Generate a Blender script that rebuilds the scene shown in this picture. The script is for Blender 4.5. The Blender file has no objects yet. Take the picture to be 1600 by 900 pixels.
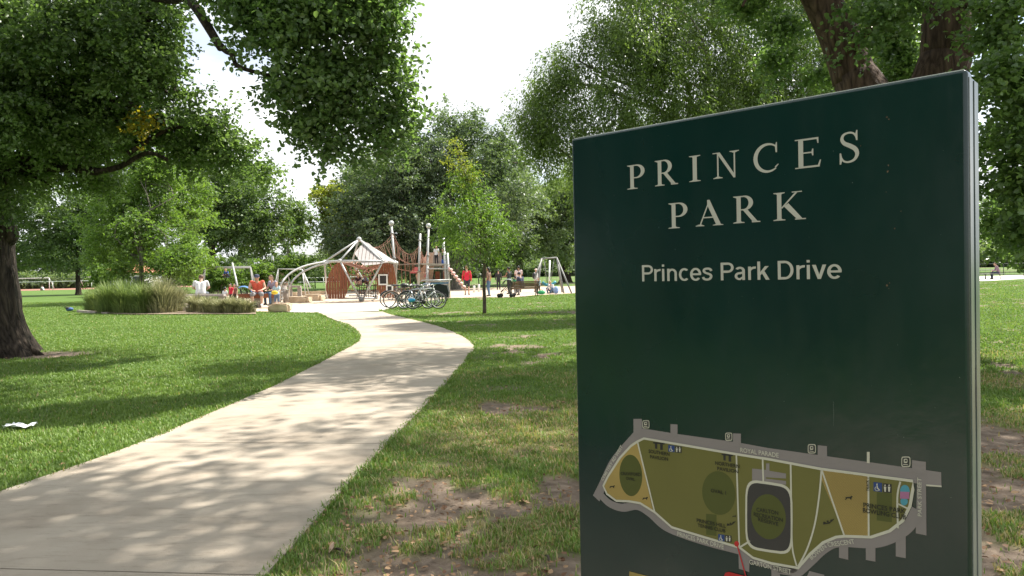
import bpy, bmesh, math, random
import numpy as np
from mathutils import Vector, Matrix

SC = bpy.context.scene
COL = SC.collection
rng = np.random.default_rng(7)
R = math.radians

# ------------------------------------------------------------------ camera
FPX = 1150.0                      # focal length in pixels of a 1600 px wide frame
EYE = 1.40
PITCH = math.atan(25 / FPX)
ROLL = 0.022
fw = np.array([0, math.cos(PITCH), -math.sin(PITCH)])
up0 = np.array([0, math.sin(PITCH), math.cos(PITCH)])
rt0 = np.array([1.0, 0, 0])
rt = math.cos(ROLL) * rt0 - math.sin(ROLL) * up0
upv = math.cos(ROLL) * up0 + math.sin(ROLL) * rt0
CAM = np.array([0, 0, EYE])
cd = bpy.data.cameras.new("camera"); cam = bpy.data.objects.new("camera", cd); COL.objects.link(cam)
cd.sensor_width = 36; cd.lens = 36 * FPX / 1600; cd.clip_start = 0.05; cd.clip_end = 2000
M = Matrix(((rt[0], upv[0], -fw[0], CAM[0]), (rt[1], upv[1], -fw[1], CAM[1]), (rt[2], upv[2], -fw[2], CAM[2]), (0, 0, 0, 1)))
cam.matrix_world = M
SC.camera = cam

# ------------------------------------------------------------------ world, sun, exposure
SUN_EL = 56.0
SUN_DIR = np.array([0.86, 0.51, 0.0]); SUN_DIR /= np.linalg.norm(SUN_DIR)
SUN_DIR = SUN_DIR * math.cos(R(SUN_EL)) + np.array([0, 0, math.sin(R(SUN_EL))])
W = bpy.data.worlds.new("World"); SC.world = W; W.use_nodes = True
nt = W.node_tree; nt.nodes.clear()
sky = nt.nodes.new("ShaderNodeTexSky"); sky.sky_type = 'NISHITA'; sky.sun_disc = False
sky.sun_elevation = R(SUN_EL); sky.sun_rotation = math.atan2(SUN_DIR[0], SUN_DIR[1])
sky.air_density = 1.0; sky.dust_density = 1.5
tc = nt.nodes.new("ShaderNodeTexCoord")
mp = nt.nodes.new("ShaderNodeMapping"); mp.inputs['Scale'].default_value = (1, 1, 2.6)
no = nt.nodes.new("ShaderNodeTexNoise"); no.inputs['Scale'].default_value = 2.3; no.inputs['Detail'].default_value = 6; no.inputs['Roughness'].default_value = .55
cr = nt.nodes.new("ShaderNodeValToRGB"); cr.color_ramp.elements[0].position = .30; cr.color_ramp.elements[0].color = (.12, .12, .12, 1)
cr.color_ramp.elements[1].position = .52; cr.color_ramp.elements[1].color = (1, 1, 1, 1)
mx = nt.nodes.new("ShaderNodeMix"); mx.data_type = 'RGBA'
n3_ = nt.nodes.new('ShaderNodeTexNoise'); n3_.inputs['Scale'].default_value = 5.5; n3_.inputs['Detail'].default_value = 7; c3_ = nt.nodes.new('ShaderNodeValToRGB'); c3_.color_ramp.elements[0].position = .38; c3_.color_ramp.elements[0].color = (.44, .455, .48, 1); c3_.color_ramp.elements[1].position = .6; c3_.color_ramp.elements[1].color = (.66, .675, .69, 1)
vm_ = nt.nodes.new('ShaderNodeVectorMath'); vm_.operation = 'SCALE'; vm_.inputs['Scale'].default_value = 10.0
nt.links.new(mp.outputs[0], n3_.inputs[0]); nt.links.new(n3_.outputs[0], c3_.inputs[0]); nt.links.new(c3_.outputs[0], vm_.inputs[0]); nt.links.new(vm_.outputs[0], mx.inputs[7])
bg = nt.nodes.new("ShaderNodeBackground"); bg.inputs['Strength'].default_value = 0.10
ow = nt.nodes.new("ShaderNodeOutputWorld")
L = nt.links.new
L(tc.outputs['Generated'], mp.inputs[0]); L(mp.outputs[0], no.inputs[0]); L(no.outputs[0], cr.inputs[0])
L(cr.outputs[0], mx.inputs[0]); L(sky.outputs[0], mx.inputs[6]); L(mx.outputs[2], bg.inputs[0]); L(bg.outputs[0], ow.inputs[0])
sd = bpy.data.lights.new("sun", 'SUN'); so = bpy.data.objects.new("sun", sd); COL.objects.link(so)
sd.energy = 4.4; sd.angle = R(0.6); sd.color = (1, .95, .86)
so.rotation_euler = Vector(SUN_DIR).to_track_quat('Z', 'Y').to_euler(); so.location = (0, 0, 40)
SC.view_settings.view_transform = 'Standard'; SC.view_settings.look = 'None'
SC.view_settings.exposure = 1.26; SC.view_settings.gamma = 1; SC.view_settings.use_curve_mapping = False
SC.cycles.use_denoising = True
SC.cycles.max_bounces = 7; SC.cycles.diffuse_bounces = 4; SC.cycles.glossy_bounces = 3; SC.cycles.transmission_bounces = 4
SC.cycles.sample_clamp_indirect = 6

# ------------------------------------------------------------------ measuring helpers
def ray(u, v): return fw * FPX + rt * (u - 800) + upv * (450 - v)
def G(u, v, z=0.0):
    d = ray(u, v); t = (z - EYE) / d[2]; return CAM + d * t
def P(u, v, y):
    d = ray(u, v); return CAM + d * (y / d[1])
def PX(y): return y / FPX

# ------------------------------------------------------------------ numpy value noise
def _h(ix, iy, iz, s):
    n = (ix.astype(np.int64) * 374761393 + iy.astype(np.int64) * 668265263 + iz.astype(np.int64) * 2147483647 + s * 974634777) & 0xffffffff
    n = ((n ^ (n >> 13)) * 1274126177) & 0xffffffff
    return ((n ^ (n >> 16)) & 0xffff) / 65535.0
def vnoise(p, s=0):
    p = np.asarray(p, float)
    if p.shape[1] == 2: p = np.c_[p, np.zeros(len(p))]
    i = np.floor(p); f = p - i; f = f * f * (3 - 2 * f); x, y, z = i.T.astype(np.int64); o = 0
    for a in (0, 1):
        for b in (0, 1):
            for c in (0, 1):
                w = (f[:, 0] if a else 1 - f[:, 0]) * (f[:, 1] if b else 1 - f[:, 1]) * (f[:, 2] if c else 1 - f[:, 2])
                o = o + w * _h(x + a, y + b, z + c, s)
    return o
def fbm(p, s=0, o=4):
    r = 0; a = .5; t = 0
    for k in range(o):
        r = r + a * vnoise(np.asarray(p) * 2 ** k, s + k); t += a; a *= .5
    return r / t
def sstep(a, b, x): t = np.clip((x - a) / (b - a), 0, 1); return t * t * (3 - 2 * t)

# ------------------------------------------------------------------ materials
MATS = {}
def mat(name, col, rough=.7, metal=0.0, var=0.12, scale=6.0, bump=0.0, bscale=40.0, spec=.5, coat=0.0, two=None, stretch=None):
    if name in MATS: return MATS[name]
    m = bpy.data.materials.new(name); m.use_nodes = True; n = m.node_tree; b = n.nodes['Principled BSDF']; l = n.links.new
    b.inputs['Roughness'].default_value = rough; b.inputs['Metallic'].default_value = metal
    b.inputs['Specular IOR Level'].default_value = spec; b.inputs['Coat Weight'].default_value = coat
    t = n.nodes.new('ShaderNodeTexCoord'); mp = n.nodes.new('ShaderNodeMapping'); l(t.outputs['Object'], mp.inputs[0])
    if stretch: mp.inputs['Scale'].default_value = stretch
    no = n.nodes.new('ShaderNodeTexNoise'); no.inputs['Scale'].default_value = scale; no.inputs['Detail'].default_value = 5; l(mp.outputs[0], no.inputs[0])
    r = n.nodes.new('ShaderNodeValToRGB'); e = r.color_ramp.elements
    c2 = two or tuple(min(1, c * (1 + var)) for c in col); c1 = col if two else tuple(c * (1 - var) for c in col)
    e[0].position = .32; e[0].color = (*c1, 1); e[1].position = .68; e[1].color = (*c2, 1)
    l(no.outputs[0], r.inputs[0]); l(r.outputs[0], b.inputs['Base Color'])
    if bump:
        n2 = n.nodes.new('ShaderNodeTexNoise'); n2.inputs['Scale'].default_value = bscale; n2.inputs['Detail'].default_value = 6; l(mp.outputs[0], n2.inputs[0])
        bp = n.nodes.new('ShaderNodeBump'); bp.inputs['Strength'].default_value = bump; bp.inputs['Distance'].default_value = .02
        l(n2.outputs[0], bp.inputs['Height']); l(bp.outputs[0], b.inputs['Normal'])
    MATS[name] = m; return m
def bark(name, c1, c2, sc=7.0, dist=.06):
    if name in MATS: return MATS[name]
    m = bpy.data.materials.new(name); m.use_nodes = True; n = m.node_tree; b = n.nodes['Principled BSDF']; l = n.links.new
    b.inputs['Roughness'].default_value = .9; b.inputs['Specular IOR Level'].default_value = .2
    t = n.nodes.new('ShaderNodeTexCoord'); mp = n.nodes.new('ShaderNodeMapping'); mp.inputs['Scale'].default_value = (1, 1, .16); l(t.outputs['Object'], mp.inputs[0])
    no = n.nodes.new('ShaderNodeTexNoise'); no.inputs['Scale'].default_value = sc * 1.6; no.inputs['Detail'].default_value = 7; no.inputs['Roughness'].default_value = .65; no.inputs['Distortion'].default_value = .6; l(mp.outputs[0], no.inputs[0])
    vo = n.nodes.new('ShaderNodeTexVoronoi'); vo.feature = 'DISTANCE_TO_EDGE'; vo.inputs['Scale'].default_value = sc * 1.3; l(mp.outputs[0], vo.inputs[0])
    mm = n.nodes.new('ShaderNodeMath'); mm.operation = 'MULTIPLY_ADD'; mm.inputs[1].default_value = .9; l(vo.outputs[0], mm.inputs[0]); l(no.outputs[0], mm.inputs[2])
    r = n.nodes.new('ShaderNodeValToRGB'); e = r.color_ramp.elements; e[0].position = .35; e[0].color = (*c1, 1); e[1].position = .85; e[1].color = (*c2, 1)
    l(mm.outputs[0], r.inputs[0]); l(r.outputs[0], b.inputs['Base Color'])
    bp = n.nodes.new('ShaderNodeBump'); bp.inputs['Strength'].default_value = 1; bp.inputs['Distance'].default_value = dist; l(mm.outputs[0], bp.inputs['Height']); l(bp.outputs[0], b.inputs['Normal'])
    MATS[name] = m; return m
def leafmat(name, dark, light, trans=.35, rough=.45, back=None, spec=.45):
    if name in MATS: return MATS[name]
    m = bpy.data.materials.new(name); m.use_nodes = True; n = m.node_tree; b = n.nodes['Principled BSDF']; l = n.links.new
    b.inputs['Roughness'].default_value = rough; b.inputs['Specular IOR Level'].default_value = spec
    a = n.nodes.new('ShaderNodeAttribute'); a.attribute_name = 'tint'
    r = n.nodes.new('ShaderNodeValToRGB'); e = r.color_ramp.elements; e[0].position = 0; e[0].color = (*dark, 1); e[1].position = 1; e[1].color = (*light, 1)
    l(a.outputs['Fac'], r.inputs[0]); l(r.outputs[0], b.inputs['Base Color'])
    tr = n.nodes.new('ShaderNodeBsdfTranslucent'); hs = n.nodes.new('ShaderNodeMix'); hs.data_type = 'RGBA'; hs.blend_type = 'MULTIPLY'; hs.inputs[0].default_value = 1
    hs.inputs[7].default_value = (*(back or (2.2, 2.4, 0.9)), 1); hs.clamp_result = False
    l(r.outputs[0], hs.inputs[6]); l(hs.outputs[2], tr.inputs[0])
    mx = n.nodes.new('ShaderNodeMixShader'); mx.inputs[0].default_value = trans
    l(b.outputs[0], mx.inputs[1]); l(tr.outputs[0], mx.inputs[2]); l(mx.outputs[0], n.nodes['Material Output'].inputs[0])
    MATS[name] = m; return m

# ------------------------------------------------------------------ objects
def tagp(o, label=None, cat=None, group=None, kind=None):
    if label and len(label.split()) > 16: print('LONG LABEL', label)
    if label: o['label'] = label
    if cat: o['category'] = cat
    if group: o['group'] = group
    if kind: o['kind'] = kind
    return o
def thing(name, label, cat, loc=(0, 0, 0), rz=0.0, group=None, scale=1.0):
    o = bpy.data.objects.new(name, None); COL.objects.link(o); o.empty_display_size = .2
    o.location = loc; o.rotation_euler = (0, 0, rz); o.scale = (scale,) * 3
    return tagp(o, label, cat, group)
def copy_tree(o, parent=None):
    c = o.copy(); COL.objects.link(c)
    if parent: c.parent = parent
    for ch in list(o.children): copy_tree(ch, c)
    return c

class MB:
    def __init__(s): s.v = []; s.f = []; s.m = []; s.n = 0; s.sm = []
    def add(s, v, f, m=0, smooth=False):
        v = [tuple(map(float, q)) for q in v]; s.v += v
        for q in f: s.f.append(tuple(i + s.n for i in q)); s.m.append(m); s.sm.append(smooth)
        s.n += len(v); return s
    def box(s, c, size, m=0, rot=None):
        c = np.array(c, float); h = np.array(size, float) / 2
        q = np.array([[x, y, z] for x in (-1, 1) for y in (-1, 1) for z in (-1, 1)]) * h
        if rot is not None: q = q @ np.array(rot).T
        return s.add(q + c, [(0, 1, 3, 2), (4, 6, 7, 5), (0, 4, 5, 1), (2, 3, 7, 6), (0, 2, 6, 4), (1, 5, 7, 3)], m)
    def bar(s, a, b, w, t, m=0, up=(0, 0, 1)):
        a = np.array(a, float); b = np.array(b, float); d = b - a; Ln = np.linalg.norm(d); d /= Ln
        x = np.cross(d, up); x = x / (np.linalg.norm(x) + 1e-9) if np.linalg.norm(x) > 1e-5 else np.array([1., 0, 0]); y = np.cross(x, d)
        return s.box((a + b) / 2, (w, Ln, t), m, np.stack([x, d, y], 1))
    def tube(s, pts, rad, seg=8, m=0, caps=True, smooth=True, closed=False):
        pts = np.array(pts, float); n = len(pts)
        rad = np.full(n, rad, float) if np.isscalar(rad) else np.array(rad, float)
        V = []; pn = None
        for i in range(n):
            if closed: d = pts[(i + 1) % n] - pts[i - 1]
            else: d = pts[min(i + 1, n - 1)] - pts[max(i - 1, 0)]
            d = d / (np.linalg.norm(d) + 1e-9)
            if pn is None:
                a = np.array([0, 0, 1.]) if abs(d[2]) < .9 else np.array([1., 0, 0]); pn = np.cross(d, a)
            pn = pn - d * np.dot(pn, d); pn /= np.linalg.norm(pn) + 1e-9; b = np.cross(d, pn)
            for k in range(seg):
                t = 2 * math.pi * k / seg; V.append(pts[i] + rad[i] * (math.cos(t) * pn + math.sin(t) * b))
        F = []
        for i in range(n if closed else n - 1):
            j = (i + 1) % n
            for k in range(seg):
                k2 = (k + 1) % seg; F.append((i * seg + k, i * seg + k2, j * seg + k2, j * seg + k))
        if caps and not closed: F += [tuple(range(seg))[::-1], tuple((n - 1) * seg + k for k in range(seg))]
        return s.add(V, F, m, smooth)
    def ell(s, c, r, m=0, su=12, sv=8, rot=None):
        V = []; F = []; r = (r,) * 3 if np.isscalar(r) else r
        for i in range(sv + 1):
            ph = math.pi * i / sv
            for k in range(su):
                t = 2 * math.pi * k / su; V.append([r[0] * math.sin(ph) * math.cos(t), r[1] * math.sin(ph) * math.sin(t), r[2] * math.cos(ph)])
        for i in range(sv):
            for k in range(su): k2 = (k + 1) % su; F.append((i * su + k, (i + 1) * su + k, (i + 1) * su + k2, i * su + k2))
        V = np.array(V)
        if rot is not None: V = V @ np.array(rot).T
        return s.add(V + np.array(c), F, m, True)
    def cap(s, a, b, ra, rb, m=0, seg=12):
        a = np.array(a, float); b = np.array(b, float); d = b - a; Ln = np.linalg.norm(d) + 1e-9; d = d / Ln; pts = []; rr = []
        for k in range(5): t = math.pi / 2 * (k + .15) / 5.15; pts.append(a - d * ra * math.cos(t)); rr.append(ra * math.sin(t))
        pts.append(a); rr.append(ra); pts.append(b); rr.append(rb)
        for k in range(4, -1, -1): t = math.pi / 2 * (k + .15) / 5.15; pts.append(b + d * rb * math.cos(t)); rr.append(rb * math.sin(t))
        return s.tube(pts, rr, seg, m)
    def build(s, name, mats, parent=None, world=True, kind=None):
        me = bpy.data.meshes.new(name); V = np.array(s.v, float)
        if parent is not None and world:
            r = parent
            while r.parent: r = r.parent
            V = V - np.array(r.location)
        me.from_pydata([tuple(q) for q in V], [], s.f)
        mats = mats if isinstance(mats, (list, tuple)) else [mats]
        for q in mats: me.materials.append(q)
        me.polygons.foreach_set('material_index', s.m); me.polygons.foreach_set('use_smooth', s.sm); me.update()
        o = bpy.data.objects.new(name, me); COL.objects.link(o)
        if parent is not None: o.parent = parent
        if kind: o['kind'] = kind
        return o
def npmesh(name, V, quads, mats, parent=None, tint=None, smooth=False, origin=None, tris=False):
    V = np.ascontiguousarray(V, dtype=np.float32)
    if origin is not None: V = V - np.array(origin, dtype=np.float32)
    k = 3 if tris else 4; F = np.ascontiguousarray(quads, dtype=np.int32).reshape(-1, k)
    me = bpy.data.meshes.new(name); me.vertices.add(len(V)); me.vertices.foreach_set('co', V.ravel())
    me.loops.add(F.size); me.loops.foreach_set('vertex_index', F.ravel())
    me.polygons.add(len(F)); me.polygons.foreach_set('loop_start', np.arange(len(F), dtype=np.int32) * k)
    if smooth: me.polygons.foreach_set('use_smooth', np.ones(len(F), dtype=bool))
    for q in (mats if isinstance(mats, (list, tuple)) else [mats]): me.materials.append(q)
    me.update(calc_edges=True)
    if tint is not None:
        at = me.attributes.new('tint', 'FLOAT', 'FACE' if len(tint) == len(F) else 'POINT'); at.data.foreach_set('value', np.asarray(tint, dtype=np.float32))
    o = bpy.data.objects.new(name, me); COL.objects.link(o)
    if parent is not None: o.parent = parent
    return o

def inpoly(p, poly):
    x, y = p[:, 0], p[:, 1]; ins = np.zeros(len(p), bool); n = len(poly)
    for i in range(n):
        x1, y1 = poly[i][:2]; x2, y2 = poly[(i + 1) % n][:2]
        if y1 == y2: continue
        c = ((y1 > y) != (y2 > y)) & (x < (x2 - x1) * (y - y1) / (y2 - y1) + x1); ins ^= c
    return ins
def spline(pts, n):
    pts = np.array(pts, float); d = np.r_[0, np.cumsum(np.linalg.norm(np.diff(pts, axis=0), axis=1))]; t = np.linspace(0, d[-1], n)
    out = []; k = len(pts)
    for q in t:
        i = min(max(np.searchsorted(d, q, 'right') - 1, 0), k - 2); u = (q - d[i]) / (d[i + 1] - d[i])
        p0 = pts[max(i - 1, 0)]; p1 = pts[i]; p2 = pts[i + 1]; p3 = pts[min(i + 2, k - 1)]
        out.append(.5 * ((2 * p1) + (-p0 + p2) * u + (2 * p0 - 5 * p1 + 4 * p2 - p3) * u * u + (-p0 + 3 * p1 - 3 * p2 + p3) * u ** 3))
    return np.array(out)
# ================================================================== PATH, PLAYGROUND, GROUND
PL = [G(*q)[:2] for q in ((-330, 900), (-180, 840), (0, 770), (110, 733), (215, 695), (345, 640), (430, 603), (490, 573), (535, 549), (560, 534), (562, 524), (548, 511), (520, 499), (494, 488), (488, 480))]
PR = [G(*q)[:2] for q in ((300, 1000), (360, 950), (418, 900), (478, 832), (540, 762), (610, 690), (668, 630), (710, 585), (734, 556), (740, 541), (726, 528), (690, 512), (650, 501), (612, 492), (592, 485))]
PL = [(-1.6 - 2.2, -3.0), (-1.6 - 2.2 - .2, -0.5)] + PL
PR = [(-0.6, -3.0), (-0.75, 0.5)] + PR
NP_ = 120
plc = spline(PL, NP_); prc = spline(PR, NP_)
path_poly = np.vstack([plc, prc[::-1]])
PGP = [G(*q)[:2] for q in ((300, 486), (420, 487), (505, 488), (560, 486), (592, 483), (640, 474), (700, 466), (760, 464.5), (800, 465), (840, 461), (905, 458), (1000, 455))]
PGP += [G(*q)[:2] for q in ((1000, 441), (900, 447), (840, 448), (760, 450), (640, 452), (560, 454), (450, 456), (380, 458), (310, 466))]
PGP = np.array(PGP)
path_in = np.vstack([plc + (prc - plc) / np.linalg.norm(prc - plc, axis=1)[:, None] * .035, (prc - (prc - plc) / np.linalg.norm(prc - plc, axis=1)[:, None] * .035)[::-1]])
def dirt_field(p):
    x, y = p[:, 0], p[:, 1]
    n = fbm(p * 1.1 + 31.7, 3, 5); n2 = fbm(p * 0.45 + 5.0, 9, 3); n3 = fbm(p * 4 + 2, 21, 3)
    side = sstep(-.2, .6, x - np.interp(y, prc[:, 1], prc[:, 0]))
    near = 1 - sstep(4.0, 7.5, y)
    core = np.exp(-(((x + .1) / 1.5) ** 2 + ((y - 3.7) / 1.1) ** 2)) + np.exp(-(((x - 3.7) / 1.5) ** 2 + ((y - 4.2) / 1.5) ** 2))
    a = n * .9 + n2 * .35 + (n3 - .5) * .35 + near * .10 * side + core * .20 - .068 + (n3 - .5) * .25
    d = sstep(.69, .83, a) * side
    d = np.maximum(d, sstep(.3, .9, np.exp(-(((x + .1) / .42) ** 2 + ((y - 8.9) / .35) ** 2)) * (.5 + n)) * .8)
    # round the base of the big elm and worn spots behind it
    d = np.maximum(d, sstep(.45, .9, np.exp(-(((x + 9.4) / 1.9) ** 2 + ((y - 14.2) / 1.1) ** 2)) * (.6 + n * .8)))
    d = np.maximum(d, sstep(.8, .95, np.exp(-(((x + 22) / 9) ** 2 + ((y - 55) / 3) ** 2)) * (.6 + n2 * .8)) * .6)
    dry = side * sstep(.42, .68, fbm(p * .8 + 77, 14, 4) + .22 * (1 - sstep(5, 11, y))) * (1 - sstep(8.5, 13, y)) * .85
    return d, np.clip(dry, 0, 1)
def axis(lo, hi, c, s0, g, cap):
    a = [c]; s = s0
    while a[-1] < hi:
        if a[-1] > c + 9: s = min(s * g, cap)
        a.append(a[-1] + s)
    b = [c]; s = s0
    while b[-1] > lo:
        if b[-1] < c - 5: s = min(s * g, cap)
        b.append(b[-1] - s)
    return np.array(b[::-1][:-1] + a)
gx = axis(-900, 900, 0, .05, 1.06, 60); gy = axis(-120, 1500, 3, .05, 1.06, 60)
X, Y = np.meshgrid(gx, gy); pts = np.c_[X.ravel(), Y.ravel()]
D, DR = dirt_field(pts)
Z = (fbm(pts * 2.2, 40, 4) - .5) * .03 * (1 - sstep(12, 20, pts[:, 1])) - D * .012
Z = np.where(np.abs(pts[:, 0]) < 14, Z, 0) + (fbm(pts * 22, 41, 2) - .5) * .012 * D
dpath = np.ones(len(pts)); nearm = (pts[:, 1] < 32) & (pts[:, 1] > -4)
ins = inpoly(pts, path_poly) | inpoly(pts, PGP)
ctr = (plc + prc) / 2; hw = np.linalg.norm(plc - prc, axis=1) / 2
for i in range(0, NP_, 1):
    m_ = nearm
    dd = np.hypot(pts[m_, 0] - ctr[i, 0], pts[m_, 1] - ctr[i, 1]) - hw[i]
    dpath[m_] = np.minimum(dpath[m_], np.clip(dd, 0, 1) / 1.0)
Z = Z * sstep(0, .35, dpath) - 0.004
Z = np.where(ins, -0.012, Z)
nx = len(gx); ny = len(gy); I = np.arange(nx * ny).reshape(ny, nx)
Q = np.stack([I[:-1, :-1], I[:-1, 1:], I[1:, 1:], I[1:, :-1]], -1).reshape(-1, 4)
def ground_mat():
    m = bpy.data.materials.new("lawn_ground"); m.use_nodes = True; n = m.node_tree; b = n.nodes['Principled BSDF']; l = n.links.new
    b.inputs['Roughness'].default_value = .9; b.inputs['Specular IOR Level'].default_value = .15
    t = n.nodes.new('ShaderNodeTexCoord')
    def noise(s, d=5, r=.6):
        q = n.nodes.new('ShaderNodeTexNoise'); q.inputs['Scale'].default_value = s; q.inputs['Detail'].default_value = d; q.inputs['Roughness'].default_value = r; l(t.outputs['Object'], q.inputs[0]); return q
    def ramp(src, cs):
        q = n.nodes.new('ShaderNodeValToRGB'); e = q.color_ramp.elements
        while len(e) < len(cs): e.new(.5)
        for k, (p_, c_) in enumerate(cs): e[k].position = p_; e[k].color = (*c_, 1)
        l(src, q.inputs[0]); return q
    def mix(f, a, b_):
        q = n.nodes.new('ShaderNodeMix'); q.data_type = 'RGBA'; l(f, q.inputs[0]); l(a, q.inputs[6]); l(b_, q.inputs[7]); return q.outputs[2]
    g1 = ramp(noise(.35, 6).outputs[0], [(.3, (.058, .115, .022)), (.55, (.082, .145, .028)), (.75, (.12, .172, .042))])
    g2 = ramp(noise(14, 6, .8).outputs[0], [(.3, (.045, .09, .018)), (.7, (.12, .18, .042))])
    q = n.nodes.new('ShaderNodeMix'); q.data_type = 'RGBA'; q.inputs[0].default_value = .5; l(g1.outputs[0], q.inputs[6]); l(g2.outputs[0], q.inputs[7])
    dry = ramp(noise(30, 6, .7).outputs[0], [(.3, (.13, .13, .05)), (.7, (.26, .22, .11))])
    dirt = ramp(noise(9, 10, .75).outputs[0], [(.3, (.10, .072, .052)), (.5, (.20, .152, .115)), (.72, (.31, .245, .19))])
    a1 = n.nodes.new('ShaderNodeAttribute'); a1.attribute_name = 'dirt'; a2 = n.nodes.new('ShaderNodeAttribute'); a2.attribute_name = 'dry'
    o = mix(a2.outputs['Fac'], q.outputs[2], dry.outputs[0]); o = mix(a1.outputs['Fac'], o, dirt.outputs[0]); l(o, b.inputs['Base Color'])
    bp = n.nodes.new('ShaderNodeBump'); bp.inputs['Strength'].default_value = .6; bp.inputs['Distance'].default_value = .03; l(noise(45, 8, .8).outputs[0], bp.inputs['Height']); l(bp.outputs[0], b.inputs['Normal'])
    return m
GM = ground_mat()
ground = npmesh("ground", np.c_[pts, Z], Q, GM, smooth=True)
for nm, arr in (('dirt', D), ('dry', DR)):
    at = ground.data.attributes.new(nm, 'FLOAT', 'POINT'); at.data.foreach_set('value', arr.astype(np.float32))
tagp(ground, kind='structure')

def concrete():
    m = bpy.data.materials.new("path_concrete"); m.use_nodes = True; n = m.node_tree; b = n.nodes['Principled BSDF']; l = n.links.new
    b.inputs['Roughness'].default_value = .85; b.inputs['Specular IOR Level'].default_value = .25
    t = n.nodes.new('ShaderNodeTexCoord')
    def noise(s, d, r, vec=None):
        q = n.nodes.new('ShaderNodeTexNoise'); q.inputs['Scale'].default_value = s; q.inputs['Detail'].default_value = d; q.inputs['Roughness'].default_value = r
        l(vec or t.outputs['Object'], q.inputs[0]); return q.outputs[0]
    a = n.nodes.new('ShaderNodeValToRGB'); e = a.color_ramp.elements; e[0].position = .3; e[0].color = (.315, .262, .205, 1); e[1].position = .7; e[1].color = (.435, .378, .308, 1); l(noise(1.3, 8, .6), a.inputs[0])
    mp = n.nodes.new('ShaderNodeMapping'); mp.inputs['Rotation'].default_value = (0, 0, .75); mp.inputs['Scale'].default_value = (.35, 2.0, 1); l(t.outputs['Object'], mp.inputs[0])
    s_ = n.nodes.new('ShaderNodeValToRGB'); e = s_.color_ramp.elements; e[0].position = .52; e[0].color = (1, 1, 1, 1); e[1].position = .72; e[1].color = (.45, .43, .4, 1); l(noise(6, 10, .85, mp.outputs[0]), s_.inputs[0])
    k = n.nodes.new('ShaderNodeMix'); k.data_type = 'RGBA'; k.blend_type = 'MULTIPLY'; k.inputs[0].default_value = .8; l(a.outputs[0], k.inputs[6]); l(s_.outputs[0], k.inputs[7])
    s2 = n.nodes.new('ShaderNodeValToRGB'); e = s2.color_ramp.elements; e[0].position = .66; e[0].color = (1, 1, 1, 1); e[1].position = .74; e[1].color = (.3, .28, .25, 1); l(noise(30, 6, .7), s2.inputs[0])
    k2 = n.nodes.new('ShaderNodeMix'); k2.data_type = 'RGBA'; k2.blend_type = 'MULTIPLY'; k2.inputs[0].default_value = .8; l(k.outputs[2], k2.inputs[6]); l(s2.outputs[0], k2.inputs[7])
    l(k2.outputs[2], b.inputs['Base Color'])
    bp = n.nodes.new('ShaderNodeBump'); bp.inputs['Strength'].default_value = .5; bp.inputs['Distance'].default_value = .008; l(noise(120, 8, .8), bp.inputs['Height']); l(bp.outputs[0], b.inputs['Normal'])
    return m
CONC = concrete()
EDGE_D = mat("path_joint", (.05, .045, .038), .95)
# slabs with open joints over a dark bed
pm = MB(); HT = .014
arc = np.r_[0, np.cumsum(np.linalg.norm(np.diff(ctr, axis=0), axis=1))]
joint_y = [(prc[i, 1]) for i in range(NP_)]
cuts = []; tgt = np.linalg.norm(G(418, 890)[:2] - prc, axis=1).argmin()
def at(s_): return np.array([np.interp(s_ + .16, plc[:, 1], plc[:, 0]), s_ + .16]), np.array([np.interp(s_ - .1, prc[:, 1], prc[:, 0]), s_ - .1])
Y0_, Y1_ = -2.8, 27.9; Sj = [3.5 + 2.62 * k for k in range(-2, 10)]
bounds = [Y0_] + [s_ for s_ in Sj if Y0_ + .3 < s_ < Y1_ - .3] + [Y1_]
for a_, b_ in zip(bounds[:-1], bounds[1:]):
    ss = np.linspace(a_ + .006, b_ - .006, 9); V = []
    for s_ in ss:
        l_, r_ = at(s_)
        for f_ in np.linspace(0, 1, 5): q = l_ * (1 - f_) + r_ * f_; V.append((q[0], q[1], HT))
    F = [(i * 5 + k, i * 5 + k + 1, (i + 1) * 5 + k + 1, (i + 1) * 5 + k) for i in range(8) for k in range(4)]
    pm.add(V, F, 0)
    rim = [i * 5 for i in range(9)] + [40 + k for k in range(1, 5)] + [i * 5 + 4 for i in range(7, -1, -1)] + [k for k in range(3, 0, -1)]
    n_ = len(rim); VV = [V[i] for i in rim] + [(V[i][0], V[i][1], -.01) for i in rim]
    pm.add(VV, [(k, (k + 1) % n_, n_ + (k + 1) % n_, n_ + k) for k in range(n_)], 0)
V = [(*at(s_)[j], .001) for s_ in np.linspace(Y0_, Y1_, 90) for j in (0, 1)]
pm.add(V, [(2 * i, 2 * i + 1, 2 * i + 3, 2 * i + 2) for i in range(89)], 1)
tagp(pm.build("path", [CONC, EDGE_D]), kind='structure')
# playground surfacing
sand = mat("sand_surface", (.40, .31, .225), .9, two=(.50, .41, .32), scale=2.5, bump=.4, bscale=60)
pg = MB(); n_ = len(PGP)
pg.add([(x, y, .006) for x, y in PGP], [tuple(range(n_))]); tagp(pg.build("playground_ground", sand), kind='structure')
pale = mat("pale_concrete", (.5, .46, .4), .85, two=(.6, .56, .5), scale=3)
pt = MB(); q = [(*G(u, v)[:2], .012) for u, v in ((430, 487.5), (505, 489), (592, 486), (640, 475), (560, 474), (470, 477))]
pt.add(q, [tuple(range(6))]); tagp(pt.build("playground_path", pale), kind='structure')

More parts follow.
